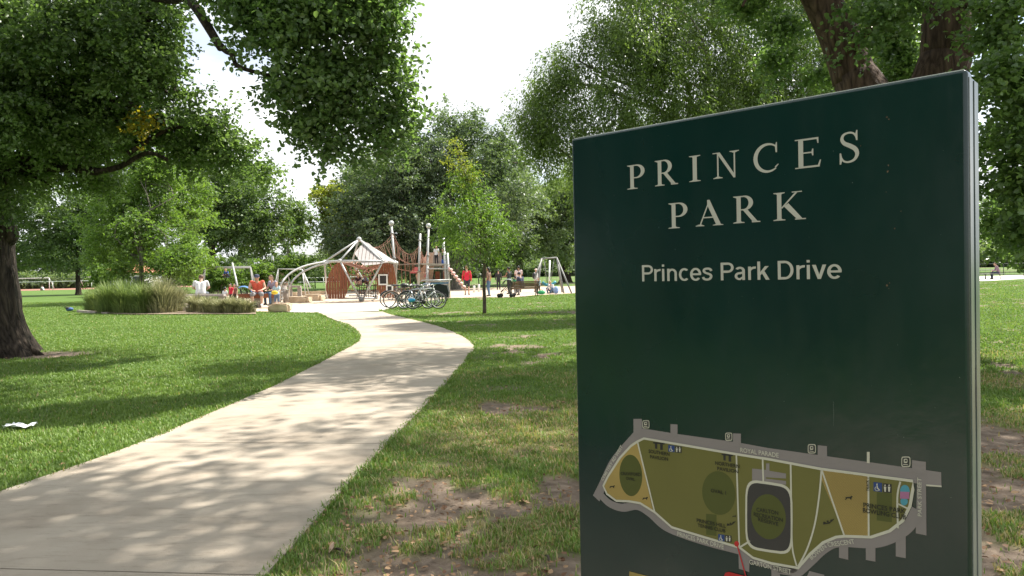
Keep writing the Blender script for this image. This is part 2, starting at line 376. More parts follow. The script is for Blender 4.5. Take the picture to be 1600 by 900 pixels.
# ---------------------------------------------------------------- grass blades and leaf litter
def blades(N, r0, r1, hmin, hmax, wid, name, label, spread=.82, keep_dry=True, seedoff=0, edge=None):
    r = r0 * (r1 / r0) ** rng.random(N) if edge is None else None
    if edge is None:
        x = (rng.random(N) * 2 - 1) * (r * spread + .6); p = np.c_[x, r]
    else: p = edge
    ok = ~inpoly(p + np.c_[rng.normal(size=(len(p), 2)) * .012], path_in) & ~inpoly(p, PGP)
    d, dr = dirt_field(p)
    clump = fbm(p * 3.1 + 9, 55, 3)
    ok &= rng.random(len(p)) > np.clip(d * 1.08 + dr * .45 * (clump < .5), 0, .985)
    p = p[ok]; dr = dr[ok]; cl = clump[ok]; n = len(p); r = p[:, 1]
    h = (hmin + (hmax - hmin) * rng.random(n) ** 1.5) * (.6 + .9 * cl); w = wid * (1 + r / 3.5) * (.7 + .6 * rng.random(n))
    az = rng.random(n) * 2 * np.pi; lean = (.25 + .9 * rng.random(n)) * h
    ld = np.c_[np.cos(az), np.sin(az)]; sdv = np.c_[-ld[:, 1], ld[:, 0]]
    b = np.c_[p, np.full(n, -.004)]; o = np.zeros((n, 5, 3))
    o[:, 0, :2] = b[:, :2] - sdv * w[:, None] / 2; o[:, 1, :2] = b[:, :2] + sdv * w[:, None] / 2
    mid = b[:, :2] + ld * lean[:, None] * .35
    o[:, 2, :2] = mid + sdv * w[:, None] * .4; o[:, 3, :2] = mid - sdv * w[:, None] * .4; o[:, 2, 2] = o[:, 3, 2] = h * .6
    o[:, 4, :2] = b[:, :2] + ld * lean[:, None]; o[:, 4, 2] = h
    o[:, :2, 2] = -.008
    base = np.arange(n)[:, None] * 5
    T = np.concatenate([base + [0, 1, 2], base + [0, 2, 3], base + [3, 2, 4]], 1).reshape(-1, 3)
    tint = np.clip(.25 + .45 * (fbm(p * .9, 60, 3) - .25) + .35 * rng.random(n) , 0, .72)
    isd = rng.random(n) < (.035 + .45 * dr); tint = np.where(isd, .84 + .16 * rng.random(n), tint)
    ob = npmesh(name, o.reshape(-1, 3), T, GRM, tris=True, tint=np.repeat(tint, 3))
    tagp(ob, label, 'grass', kind='stuff'); return ob
GRM = leafmat("grass_blade", (.07, .14, .026), (.18, .26, .065), trans=.3, rough=.5, back=(1.6, 1.7, .9), spec=.3)
rr = [q for q in GRM.node_tree.nodes if q.type == 'VALTORGB'][0].color_ramp
rr.elements[1].position = .75; e = rr.elements.new(.8); e.color = (.30, .25, .12, 1)
e = rr.elements.new(1.0); e.color = (.40, .33, .19, 1)
blades(950000, 2.0, 52, .011, .036, .0031, "lawn_grass", "mown green grass of the park lawn on both sides of the path")

# longer tufts and broad leaved weeds scattered through the turf
tc_ = 2.4 * (16 / 2.4) ** rng.random(900); tx_ = (rng.random(900) * 2 - 1) * (tc_ * .82 + .5); tn = 34
tp = (np.c_[tx_, tc_][:, None] + rng.normal(size=(900, tn, 2)) * .035).reshape(-1, 2)
blades(0, 1, 2, .022, .06, .0036, "turf_tufts", "longer tufts of grass scattered through the mown lawn", edge=tp)
eI = rng.integers(0, NP_, 16000); side_ = rng.random(16000) < .5; ep = np.where(side_[:, None], prc[eI], plc[eI]) + np.where(side_[:, None], 1, -1) * np.c_[rng.random(16000) * .10 - .01, rng.normal(size=16000) * .0]
ep = ep + (ctr[np.minimum(eI + 1, NP_ - 1)] - ctr[eI]) * rng.random(16000)[:, None]; ep = ep[vnoise(ep * 2.2, 3) > .42]
blades(0, 1, 2, .022, .058, .0034, "edge_grass", "uncut grass leaning over the edges of the path", edge=ep)
# ================================================================== SIGN
TR = P(1510, 107, 1.2); TL = G(892, 217, TR[2]); TR[0] += .0015
sx = TR - TL; SW = np.linalg.norm(sx); sx = sx / SW; sn = np.array([sx[1], -sx[0], 0.0])
if sn @ (CAM - TL) < 0: sn = -sn
TOPZ = TR[2]; SO = np.array([TL[0], TL[1], 0.0])       # sign origin on the ground under its top-left corner
def SP(u, v):
    """where the line of sight through a measured point meets the sign's face, in (along, height)"""
    d = ray(u, v); t = ((SO - CAM) @ sn) / (d @ sn); p = CAM + d * t; return np.array([(p - SO) @ sx, p[2]])
def SQ(a, z, off=0.0): return SO + sx * a + sn * off + np.array([0, 0, z])
GREEN = mat("sign_green_paint", (.003, .0185, .0175), .30, two=(.0045, .0245, .023), scale=3, coat=.0, bump=.04, bscale=14)
gn = GREEN.node_tree; nz = gn.nodes.new("ShaderNodeTexNoise"); nz.inputs["Scale"].default_value = 5; nz.inputs["Detail"].default_value = 8; nz.inputs["Roughness"].default_value = .7
mr = gn.nodes.new("ShaderNodeMapRange"); mr.inputs[1].default_value = .35; mr.inputs[2].default_value = .7; mr.inputs[3].default_value = .15; mr.inputs[4].default_value = .27
tcn = [q for q in gn.nodes if q.type == "TEX_COORD"][0]; mpp = gn.nodes.new("ShaderNodeMapping"); mpp.inputs["Scale"].default_value = (2.5, 2.5, .6); gn.links.new(tcn.outputs["Object"], mpp.inputs[0]); gn.links.new(mpp.outputs[0], nz.inputs[0]); gn.links.new(nz.outputs[0], mr.inputs[0]); gn.links.new(mr.outputs[0], gn.nodes["Principled BSDF"].inputs["Roughness"])
DARKG = mat("sign_seam", (.01, .012, .012), .8)
CREAM = mat("letter_cream", (.43, .42, .37), .6, var=.04, scale=20)
sign = thing("park_sign", "tall dark green metal park sign with cream lettering and a coloured map", "park sign", tuple(SO + sx * SW / 2 - sn * .04))
def rbox(a0, a1, z0, z1, d0, d1, rad, name, m, parent):
    """rounded metal tray: a along, z up, d depth behind the face"""
    bm = bmesh.new(); c = [(a, z, d) for a in (a0, a1) for z in (z0, z1) for d in (d0, d1)]
    vs = [bm.verts.new(q) for q in c]
    for f in ((0, 1, 3, 2), (4, 6, 7, 5), (0, 4, 5, 1), (2, 3, 7, 6), (0, 2, 6, 4), (1, 5, 7, 3)): bm.faces.new([vs[i] for i in f])
    bmesh.ops.recalc_face_normals(bm, faces=bm.faces)
    bmesh.ops.bevel(bm, geom=list(bm.edges), offset=rad, segments=4, profile=.5, affect='EDGES')
    me = bpy.data.meshes.new(name)
    for v in bm.verts:
        q = SQ(v.co.x, v.co.y, -v.co.z) - np.array(sign.location); v.co = q
    bmesh.ops.recalc_face_normals(bm, faces=bm.faces)
    bm.to_mesh(me); bm.free(); me.materials.append(m)
    for p in me.polygons: p.use_smooth = True
    me.shade_smooth() if hasattr(me, 'shade_smooth') else None
    o = bpy.data.objects.new(name, me); COL.objects.link(o); o.parent = parent
    wn = o.modifiers.new('wn', 'WEIGHTED_NORMAL'); return o
rbox(0, SW, 0.0, TOPZ, 0, .036, .007, "front_panel", GREEN, sign)
rbox(0.002, SW - .003, 0.0, TOPZ - .004, .039, .078, .005, "back_panel", GREEN, sign)
rbox(0.012, SW - .006, 0.0, TOPZ - .012, .030, .046, .002, "seam_core", DARKG, sign)
for d0_, d1_ in ((.009, .032), (.044, .072)):  # side strips: sky sheen painted into the colour, mixed with worn paint
    mb = MB(); V = [SQ(SW + o_, z_, -d_) for o_ in (-.004, .0012) for d_ in (d0_, d1_) for z_ in (.02, TOPZ - .012)]
    mb.add(V, [(0, 1, 3, 2), (4, 6, 7, 5), (0, 4, 5, 1), (2, 3, 7, 6), (0, 2, 6, 4), (1, 5, 7, 3)]); mb.build("edge_sheen", mat("worn_edge_sheen", (.05, .085, .08), .3, metal=.2, two=(.24, .25, .24), scale=9, stretch=(1, 1, .3)), sign)
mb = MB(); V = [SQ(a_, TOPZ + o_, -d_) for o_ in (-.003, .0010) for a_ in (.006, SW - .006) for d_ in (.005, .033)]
mb.add(V, [(0, 1, 3, 2), (4, 6, 7, 5), (0, 4, 5, 1), (2, 3, 7, 6), (0, 2, 6, 4), (1, 5, 7, 3)]); mb.build('top_highlight', mat('painted_highlight', (.55, .56, .54), .5), sign)  # pale strip paints the top edge's bright gloss into its colour
# the dark bulged slot where the two trays part on the edge
sl = MB(); sl_z = SP(1521, 612)[1]
V = [SQ(SW + .0016, sl_z + .035 * math.cos(t), -.0375 + .005 * math.sin(t)) for t in np.linspace(0, 2 * math.pi, 16, endpoint=False)]
sl.add(V + [q + sx * -.006 for q in np.array(V)], [tuple(range(16))] + [(k, (k + 1) % 16, 16 + (k + 1) % 16, 16 + k) for k in range(16)]); sl.build("slot", DARKG, sign)

# ---- serif capitals as stroke pieces (unit height, pieces stepped a hair apart in depth)
def arcband(cx, cy, rx, ry, t0, t1, wf, n=26, tilt=0.0):
    o = []; i_ = []
    for k in range(n + 1):
        u = k / n; t = R(t0 + (t1 - t0) * u); w = wf(u)
        x, y = cx + rx * math.cos(t), cy + ry * math.sin(t)
        nx_, ny_ = math.cos(t) * ry, math.sin(t) * rx; l_ = math.hypot(nx_, ny_); nx_ /= l_; ny_ /= l_
        o.append((x + nx_ * w / 2, y + ny_ * w / 2)); i_.append((x - nx_ * w / 2, y - ny_ * w / 2))
    return [[o[k], o[k + 1], i_[k + 1], i_[k]] for k in range(n)]
def curveband(pts, wf, n=44):
    c = spline(pts, n); d = np.gradient(c, axis=0); d /= np.linalg.norm(d, axis=1)[:, None]; nn = np.c_[-d[:, 1], d[:, 0]]
    w = np.array([wf(k / (n - 1)) for k in range(n)])[:, None]; a = c + nn * w / 2; b = c - nn * w / 2
    return [[tuple(a[k]), tuple(a[k + 1]), tuple(b[k + 1]), tuple(b[k])] for k in range(n - 1)]
def rect(x0, y0, x1, y1): return [(x0, y0), (x1, y0), (x1, y1), (x0, y1)]
def serif(cx, y, w, up=True, t=.035):
    s = 1 if up else -1; br = .035
    return [(cx - w / 2, y), (cx + w / 2, y), (cx + w / 2, y + s * t * .8), (cx + .09, y + s * (t + .01)), (cx + .06, y + s * (t + br)), (cx - .06, y + s * (t + br)), (cx - .09, y + s * (t + .01)), (cx - w / 2, y + s * t * .8)]
ST = .125
def bowl(x0, yc, rx, ry): return arcband(x0, yc, rx, ry, 90, -90, lambda u: .045 + .085 * math.sin(math.pi * u) ** 1.3)
def gl(ch):
    if ch == 'I': return .34, [[rect(.17 - ST / 2, 0, .17 + ST / 2, 1)], [serif(.17, 0, .34)], [serif(.17, 1, .34, False)]]
    if ch == 'P': return .60, [[rect(.16 - ST / 2, 0, .16 + ST / 2, 1)], [serif(.17, 0, .36)], [serif(.14, 1, .28, False)], [rect(.15, .955, .30, 1.0), rect(.15, .44, .30, .485)], bowl(.30, .72, .235, .26)]
    if ch == 'R': return .76, [[rect(.16 - ST / 2, 0, .16 + ST / 2, 1)], [serif(.16, 0, .33)], [serif(.14, 1, .28, False)], [rect(.15, .955, .30, 1.0), rect(.15, .465, .32, .51)], bowl(.30, .733, .215, .247), [[(.27, .49), (.41, .49), (.70, .04), (.56, .04)], [(.54, 0), (.78, 0), (.78, .035), (.60, .06), (.54, .06)]]]
    if ch == 'N': return .92, [[rect(.15, 0, .20, .97)], [serif(.175, 0, .32)], [rect(.72, .05, .77, 1)], [serif(.745, 1, .32, False)], [[(.10, 1), (.25, 1), (.77, .06), (.77, -.02), (.71, -.02), (.17, .93)]], [rect(.0, .965, .16, 1)]]
    if ch == 'C': return .82, [arcband(.46, .5, .40, .475, 52, 308, lambda u: .045 + .085 * math.sin(math.pi * u) ** 1.2), [[(.70, .66), (.745, .66), (.745, 1.01), (.715, 1.01), (.68, .86)]], [[(.70, .13), (.79, .24), (.77, .26), (.67, .17)]]]
    if ch == 'E': return .68, [[rect(.15 - ST / 2, 0, .15 + ST / 2, 1)], [rect(0, .965, .60, 1), rect(0, 0, .62, .035)], [rect(.15, .94, .56, .966), rect(.15, .034, .58, .06)], [[(.545, 1), (.60, 1), (.60, .80), (.575, .80)]], [[(.56, 0), (.62, 0), (.66, .23), (.63, .23)]], [rect(.2, .49, .46, .535)], [[(.44, .40), (.47, .40), (.47, .63), (.44, .63), (.42, .52)]]]
    if ch == 'S': return .62, [curveband([(.50, .80), (.42, .93), (.28, .965), (.14, .91), (.10, .77), (.17, .64), (.33, .54), (.47, .42), (.515, .26), (.44, .10), (.28, .035), (.14, .08), (.06, .22)], lambda u: .05 + .085 * math.exp(-((u - .5) / .24) ** 2)), [[(.49, .70), (.53, .70), (.53, 1.02), (.50, 1.02), (.46, .88)]], [[(.03, .34), (.07, .34), (.11, .14), (.07, -.02), (.03, -.02)]]]
    if ch == 'A': return .84, [[[(.10, .03), (.145, .03), (.42, .87), (.40, .93)]], [[(.36, 1.0), (.44, 1.0), (.79, .03), (.64, .03), (.365, .80)]], [serif(.12, 0, .28, t=.03)], [serif(.70, 0, .33, t=.03)], [rect(.21, .30, .57, .345)]]
    if ch == 'K': return .86, [[rect(.16 - ST / 2, 0, .16 + ST / 2, 1)], [serif(.16, 0, .34)], [serif(.16, 1, .32, False)], [[(.20, .43), (.25, .43), (.68, .97), (.61, .97)]], [[(.29, .50), (.42, .60), (.80, .04), (.64, .04)]], [rect(.52, .965, .80, 1)], [rect(.60, 0, .90, .035)]]
def flat(m, poly, off, mi=0):
    m.add([SQ(a, z, off) for a, z in poly], [tuple(range(len(poly)))], mi)
def serif_line(word, targets, name):
    """targets: (left pixel x,y baseline ; top) per letter"""
    for ch, (bl, tl_, wpx) in zip(word, targets):
        m = MB()
        b0 = SP(*bl); t0 = SP(*tl_); h = t0[1] - b0[1]; wd, pcs = gl(ch)
        wr = SP(bl[0] + wpx, bl[1])[0] - b0[0]; kx = wr / wd
        for k, pc in enumerate(pcs):
            for q in pc: flat(m, [(b0[0] + x * kx, b0[1] + y * h) for x, y in q], .0006 + .00006 * k)
        m.build('letter', CREAM, sign)
def zz(x, y): return (880 + x / 3, 180 + y / 3)
def tgt(xl, xr, yb, yt): return (zz(xl, yb), zz(xl, yt), (xr - xl) / 3)
serif_line("PRINCES", [tgt(303, 384, 349, 237), tgt(432, 537, 334, 215), tgt(592, 645, 314, 193), tgt(703, 829, 300, 179), tgt(894, 1016, 275, 142), tgt(1088, 1214, 253, 117), tgt(1292, 1397, 230, 84)], "park_name_lettering")
serif_line("PARK", [tgt(496, 585, 532, 414), tgt(625, 748, 522, 402), tgt(799, 922, 508, 382), tgt(988, 1132, 496, 366)], "park_name_lettering")

def text_mesh(s, bold=0.0):
    c = bpy.data.curves.new('t', 'FONT'); c.body = s; c.size = 1; c.offset = bold; c.resolution_u = 3
    o = bpy.data.objects.new('t', c); COL.objects.link(o); dg = bpy.context.evaluated_depsgraph_get()
    me = bpy.data.meshes.new_from_object(o.evaluated_get(dg)); bpy.data.objects.remove(o); bpy.data.curves.remove(c)
    V = np.array([v.co[:2] for v in me.vertices]); F = [tuple(p.vertices) for p in me.polygons]; bpy.data.meshes.remove(me); return V, F
def put_text(m, s, p0, p1, cap, off, mi=0, bold=.0, caph=None):
    """baseline from p0 to p1 (measured points), cap = measured height of the capitals at p0 in px"""
    V, F = text_mesh(s, bold); H, _ = text_mesh("H", 0); ch = H[:, 1].max()
    a = SP(*p0); b = SP(*p1); h = SP(p0[0], p0[1] - cap)[1] - a[1] if caph is None else caph
    d = b - a; Ln = np.linalg.norm(d); d /= Ln; n_ = np.array([-d[1], d[0]])
    x = (V[:, 0] - V[:, 0].min()) / (V[:, 0].max() - V[:, 0].min()) * Ln; y = V[:, 1] / ch * h
    q = a + x[:, None] * d + y[:, None] * n_
    m.add([SQ(r[0], r[1], off) for r in q], F, mi)
W_ = .12
def ring(cx, cy, rx, ry, t0, t1, n=24): return arcband(cx, cy, rx - W_ / 2, ry - W_ / 2, t0, t1, lambda u: W_, n)
def sg(ch):
    X = .74; r_ = rect
    if ch == 'P': return .66, [[r_(.07, 0, .07 + W_, 1)], [r_(.07 + W_, .87, .40, 1), r_(.07 + W_, .42, .40, .55)], arcband(.40, .71, .20, .225, 90, -90, lambda u: W_, 18)]
    if ch == 'D': return .76, [[r_(.07, 0, .07 + W_, 1)], [r_(.07 + W_, .87, .36, 1), r_(.07 + W_, 0, .36, .13)], arcband(.36, .5, .285, .435, 90, -90, lambda u: W_, 24)]
    if ch == 'r': return .40, [[r_(.06, 0, .06 + W_, X)], arcband(.36, .46, .24, .215, 175, 82, lambda u: W_, 10)]
    if ch == 'i': return .27, [[r_(.065, 0, .065 + W_, X)], [r_(.065, .87, .065 + W_, 1.0)]]
    if ch == 'n': return .62, [[r_(.06, 0, .06 + W_, X)], arcband(.31, .46, .18, .215, 180, 0, lambda u: W_, 18), [r_(.49 - W_ / 2, 0, .49 + W_ / 2, .46)]]
    if ch == 'c': return .55, [ring(.30, .37, .27, .38, 48, 312)]
    if ch == 'e': return .60, [ring(.30, .37, .27, .38, 0, 318), [r_(.09, .32, .56, .43)]]
    if ch == 's': return .53, [curveband([(.45, .55), (.38, .66), (.26, .685), (.13, .65), (.10, .54), (.17, .45), (.30, .39), (.41, .32), (.43, .20), (.36, .09), (.24, .055), (.11, .09), (.05, .20)], lambda u: .12)]
    if ch == 'a': return .57, [arcband(.27, .52, .16, .165, 150, 0, lambda u: W_, 14), [r_(.43 - W_ / 2, .0, .43 + W_ / 2, .52)], arcband(.25, .22, .155, .165, 80, 290, lambda u: W_ * .95, 16), [[(.26, .32), (.40, .36), (.40, .47), (.25, .44)]], [[(.28, .0), (.40, .10), (.40, .22), (.28, .12)]]]
    if ch == 'k': return .56, [[r_(.06, 0, .06 + W_, 1)], [[(.18, .24), (.18, .42), (.38, X), (.54, X)]], [[(.25, .36), (.36, .47), (.57, 0), (.41, 0)]]]
    if ch == 'v': return .54, [[[(.0, X), (.145, X), (.33, .0), (.21, .0)]], [[(.40, X), (.54, X), (.33, .0), (.21, .0)]]]
    return .28, []
m = MB(); s_txt = "Princes Park Drive"; a_ = SP(*zz(371, 779)); b_ = SP(*zz(1320, 766)); hcap = SP(zz(371, 779)[0], zz(371, 779)[1] - 25.3)[1] - a_[1]
tot = sum(sg(c)[0] for c in s_txt); kx = np.linalg.norm(b_ - a_) / tot; dv_ = (b_ - a_) / np.linalg.norm(b_ - a_); nv_ = np.array([-dv_[1], dv_[0]]); pen = -.07 * kx
for c in s_txt:
    w_, pcs = sg(c)
    for k, pc in enumerate(pcs):
        for q in pc: flat(m, [tuple(a_ + dv_ * (pen + x * kx) + nv_ * y * hcap) for x, y in q], .0006 + .00006 * k)
    pen += w_ * kx
m.build("street_name_lettering", CREAM, sign)

# ---- the map, drawn as flat enamel shapes
MROAD = mat("map_road_grey", (.215, .19, .19), .5, var=.04); MLINE = mat("map_line_cream", (.50, .48, .40), .5, var=.04)
MPARK = mat("map_park_olive", (.125, .118, .028), .45, var=.05); MGOLD = mat("map_gold", (.33, .235, .07), .5, var=.08); MOVAL = mat("map_oval_green", (.062, .072, .012), .45, var=.05)
MBLK = mat("map_black", (.018, .018, .02), .5); MCHAR = mat("map_charcoal", (.028, .027, .03), .4); MBLUE = mat("map_blue", (.01, .04, .17), .4); MRED = mat("map_red", (.42, .01, .015), .4)
MTXT = mat("map_text_dark", (.012, .012, .008), .5); MCY = mat("map_cyan", (.06, .27, .36), .5); MPK = mat("map_pink", (.35, .14, .27), .5)
MM = [MROAD, MLINE, MPARK, MGOLD, MOVAL, MBLK, MCHAR, MBLUE, MRED, MTXT, MCY, MPK]
def za(x, y): return (900 + x * 340 / 1177, 640 + y * 260 / 900)       # first close measurement
def zb(x, y): return (1200 + x * 400 / 1385, 640 + y * 260 / 900)      # second
def A(*q): return [za(x, y) for x, y in q]
def B(*q): return [zb(x, y) for x, y in q]
mp_ = MB(); lay = [0]
def poly(px, mi, off): flat(mp_, [tuple(SP(*q)) for q in px], off, mi)
def band(px, wpx, mi, off, smooth=True):
    c = np.array([SP(*q) for q in px]); c = spline(c, 6 * len(px)) if smooth and len(px) > 2 else c
    # width follows the sign's own plane, measured where the line starts
    w = abs(SP(px[0][0], px[0][1] - wpx)[1] - SP(*px[0])[1]) / 2
    d = np.gradient(c, axis=0); d /= np.linalg.norm(d, axis=1)[:, None]; n_ = np.c_[-d[:, 1], d[:, 0]]; a = c + n_ * w; b = c - n_ * w
    for k in range(len(c) - 1): flat(mp_, [tuple(a[k]), tuple(a[k + 1]), tuple(b[k + 1]), tuple(b[k])], off, mi)
O = [.0004 + .0002 * k for k in range(12)]
# park outline (cream edge drawn as a slightly larger shape under the olive)
north = A((335, 172), (370, 155), (870, 240)) + B((10, 268), (290, 320), (785, 385))
east = B((785, 430), (770, 520), (730, 600), (660, 655), (560, 688), (415, 683))
south_r = B((370, 688), (300, 718), (230, 780), (165, 855))
south_l = A((1060, 830), (960, 800), (888, 745)) + A((700, 690), (520, 635), (430, 555), (350, 505), (290, 495), (220, 492), (170, 455), (150, 412))
west = A((175, 360), (240, 260), (300, 195))
outline = north + east + south_r + south_l + west
# roads
wl = lambda pts, w, mi=0, off=O[0], sm=True: band(pts, w, mi, off, sm)
band(A((318, 125), (560, 165), (870, 210)) + B((0, 242), (500, 315), (938, 379)), 17.5, 0, O[0], False)
band(A((110, 480), (150, 400), (210, 280), (330, 140)), 14, 0, O[1])
for q in (A((312, 50), (358, 50), (358, 130), (312, 130)), A((512, 78), (550, 80), (550, 145), (512, 145)), A((850, 128), (893, 130), (893, 200), (850, 200)), B((270, 192), (320, 197), (320, 270), (270, 262)), B((780, 272), (855, 282), (855, 350), (780, 340)), B((808, 350), (855, 357), (858, 680), (800, 668)),
          B((385, 730), (435, 725), (435, 812), (385, 800)), B((530, 735), (582, 738), (582, 822), (530, 812)), B((692, 700), (746, 655), (746, 803), (692, 793)), A((880, 780), (940, 795), (938, 878), (882, 860)), A((1058, 850), (1104, 858), (1104, 930), (1058, 925)), B((225, 872), (305, 893), (305, 930), (200, 930))):
    poly(q, 0, O[2])
band(A((130, 455), (180, 505), (250, 530), (330, 520), (400, 560), (480, 630), (600, 680), (750, 725), (900, 765), (1000, 820), (1177, 855)) + B((40, 858), (180, 880)), 12, 0, O[3])
band(B((165, 875), (230, 815), (300, 750), (380, 715), (560, 720), (670, 690), (760, 630), (810, 540)), 15, 0, O[4])
band(B((857, 408), (940, 414)), 2.5, 1, O[4], False); poly(B((536, 228), (551, 228), (551, 290), (536, 288)), 1, O[3])
oc = np.array([SP(*q) for q in outline]); 
flat(mp_, [tuple(q) for q in oc], O[6], 2)
band(outline + [outline[0]], 3.4, 1, O[8], False)
poly(A((335, 180), (420, 552), (350, 505), (290, 493), (225, 488), (172, 452), (155, 412), (178, 362), (245, 262), (302, 200)), 3, O[7])
poly(B((296, 325), (540, 355), (545, 685), (418, 680), (292, 378)), 3, O[7])
MHAT = mat("map_hatch", (.16, .12, .04), .5); MM.append(MHAT)
for k in range(-46, 28):       # fine diagonal hatching clipped to the gold field
    x0 = 296 + k * 9; seg_ = []
    for t in np.linspace(0, 1, 60):
        x = x0 + t * 380; y = 322 + t * 380 * .95
        lx = 292 + max(0, (y - 378)) * .41
        if x > lx + 2 and x < 540 and y > 327 + (x - 296) * .12 and y < 680 + (x - 420) * .03: seg_.append((x, y))
    if len(seg_) > 2: band(B(seg_[0], seg_[-1]), .55, 12, O[8], False)
def oval(cx, cy, rx, ry, mi, off, zf, n=32, p=2.0, rot=0):
    q = []
    for k in range(n):
        t = 2 * math.pi * k / n; c_, s_ = math.cos(t), math.sin(t); x = rx * abs(c_) ** (2 / p) * (1 if c_ > 0 else -1); y = ry * abs(s_) ** (2 / p) * (1 if s_ > 0 else -1)
        q.append(zf(cx + x, cy + y + x * rot))
    poly(q, mi, off)
oval(299, 355, 62, 112, 4, O[8], za, rot=.1); oval(775, 450, 90, 118, 4, O[8], za, rot=.1)
poly(A((955, 318), (1030, 325), (1030, 290), (1048, 290), (1048, 330), (1138, 345), (1138, 372), (1030, 365), (1030, 372), (1138, 385), (1138, 405), (955, 390)), 0, O[7])
oval(1046, 580, 128, 190, 1, O[8], za, p=5, rot=.15); oval(1046, 580, 118, 176, 6, O[9], za, p=5, rot=.15); oval(1044, 578, 94, 122, 4, O[10], za, rot=.1)
for q in (A((335, 172), (430, 560)), A((870, 245), (886, 742)), A((1012, 268), (1016, 400)), B((125, 292), (131, 700)), B((545, 355), (547, 688)), B((292, 322), (415, 680)), A((886, 745), (945, 708))): band(q, 2.6, 1, O[9], False)
band(B((131, 700), (138, 770), (158, 845)), 2.6, 1, O[9]); band(B((292, 322), (280, 460), (255, 620), (215, 750), (165, 848)), 2.6, 1, O[9]); band(B((718, 388), (702, 470), (705, 640)), 2.6, 1, O[9]); band(B((700, 505), (760, 535)), 2.4, 1, O[9], False)
poly(B((590, 445), (672, 452), (672, 608), (590, 598)), 4, O[7]); poly(A((706, 562), (762, 567), (762, 682), (706, 675)), 4, O[7])
oval(742, 440, 26, 34, 10, O[7], zb); oval(738, 495, 20, 22, 10, O[7], zb); poly(B((717, 442), (767, 444), (765, 482), (715, 480)), 11, O[8])
# pavilions, toilets, access signs, tram stops
for x, y in ((450, 180), (820, 243)):
    poly(A((x - 30, y - 6), (x + 32, y), (x + 32, y + 8), (x - 30, y + 2)), 5, O[9]); poly(A((x - 20, y), (x - 8, y), (x - 8, y + 32), (x - 20, y + 30)), 5, O[9]); poly(A((x + 8, y + 2), (x + 22, y + 3), (x + 22, y + 38), (x + 8, y + 36)), 5, O[9])
def access(zf, x, y, s):
    poly([zf(x, y), zf(x + 34 * s, y + 4 * s), zf(x + 34 * s, y + 40 * s), zf(x, y + 36 * s)], 7, O[9]); poly([zf(x + 38 * s, y + 5 * s), zf(x + 72 * s, y + 9 * s), zf(x + 72 * s, y + 44 * s), zf(x + 38 * s, y + 41 * s)], 5, O[9])
    oval(x + 14 * s, y + 9 * s, 3 * s, 3 * s, 1, O[10], zf, 8); poly([zf(x + 12 * s, y + 13 * s), zf(x + 16 * s, y + 13 * s), zf(x + 18 * s, y + 23 * s), zf(x + 27 * s, y + 32 * s), zf(x + 24 * s, y + 34 * s), zf(x + 13 * s, y + 25 * s)], 1, O[10])
    q = [zf(x + 15 * s + 9 * s * math.cos(t), y + 26 * s + 9 * s * math.sin(t)) for t in np.linspace(.4, 4.0, 12)]; band(q, .8, 1, O[10], False)
    for dx in (46, 62):
        oval(x + dx * s, y + 13 * s, 3 * s, 3.4 * s, 1, O[10], zf, 8); poly([zf(x + (dx - 5) * s, y + 18 * s), zf(x + (dx + 5) * s, y + 19 * s), zf(x + (dx + 3) * s, y + 39 * s), zf(x + (dx - 3) * s, y + 38 * s)], 1, O[10])
access(za, 502, 190, 1); access(za, 772, 672, 1); access(zb, 573, 390, 1.36)
for zf, x, y, s in ((za, 362, 58, 1), (za, 810, 125, 1), (zb, 218, 187, 1.15), (zb, 724, 254, 1.3)):
    oval(x + 18 * s, y + 21 * s, 19 * s, 22 * s, 1, O[5], zf, 20, 5); oval(x + 18 * s, y + 21 * s, 15.5 * s, 18 * s, 5, O[6], zf, 20, 5)
    oval(x + 17 * s, y + 17 * s, 8 * s, 9 * s, 1, O[7], zf, 14, 4); poly([zf(x + 8 * s, y + 30 * s), zf(x + 26 * s, y + 32 * s), zf(x + 28 * s, y + 35 * s), zf(x + 6 * s, y + 33 * s)], 1, O[7]); oval(x + 18 * s, y + 16 * s, 4.5 * s, 4 * s, 5, O[8], zf, 10, 4)
def dog(zf, x, y, s):
    poly([zf(x - 14 * s, y - 3 * s), zf(x + 8 * s, y - 4 * s), zf(x + 13 * s, y - 9 * s), zf(x + 20 * s, y - 5 * s), zf(x + 14 * s, y), zf(x + 13 * s, y + 9 * s), zf(x + 9 * s, y + 9 * s), zf(x + 6 * s, y + 3 * s), zf(x - 6 * s, y + 3 * s), zf(x - 12 * s, y + 10 * s), zf(x - 17 * s, y + 8 * s), zf(x - 12 * s, y + 2 * s)], 9, O[10])
dog(za, 198, 415, .85); dog(za, 376, 478, .85); dog(zb, 438, 475, 1.2)
for zf, x, y, s in ((za, 838, 615, 1), (zb, 325, 605, 1.25)):
    for dx, dy, r_ in ((-14, 4, 6), (0, -2, 5), (16, -6, 5)): oval(x + dx * s, y + dy * s, r_ * s, r_ * .8 * s, 9, O[10], zf, 9)
    poly([zf(x - 20 * s, y + 8 * s), zf(x + 6 * s, y + 2 * s), zf(x + 26 * s, y - 14 * s), zf(x + 28 * s, y - 10 * s), zf(x + 8 * s, y + 8 * s), zf(x - 18 * s, y + 12 * s)], 9, O[11])
dog(za, 858, 575, .6)
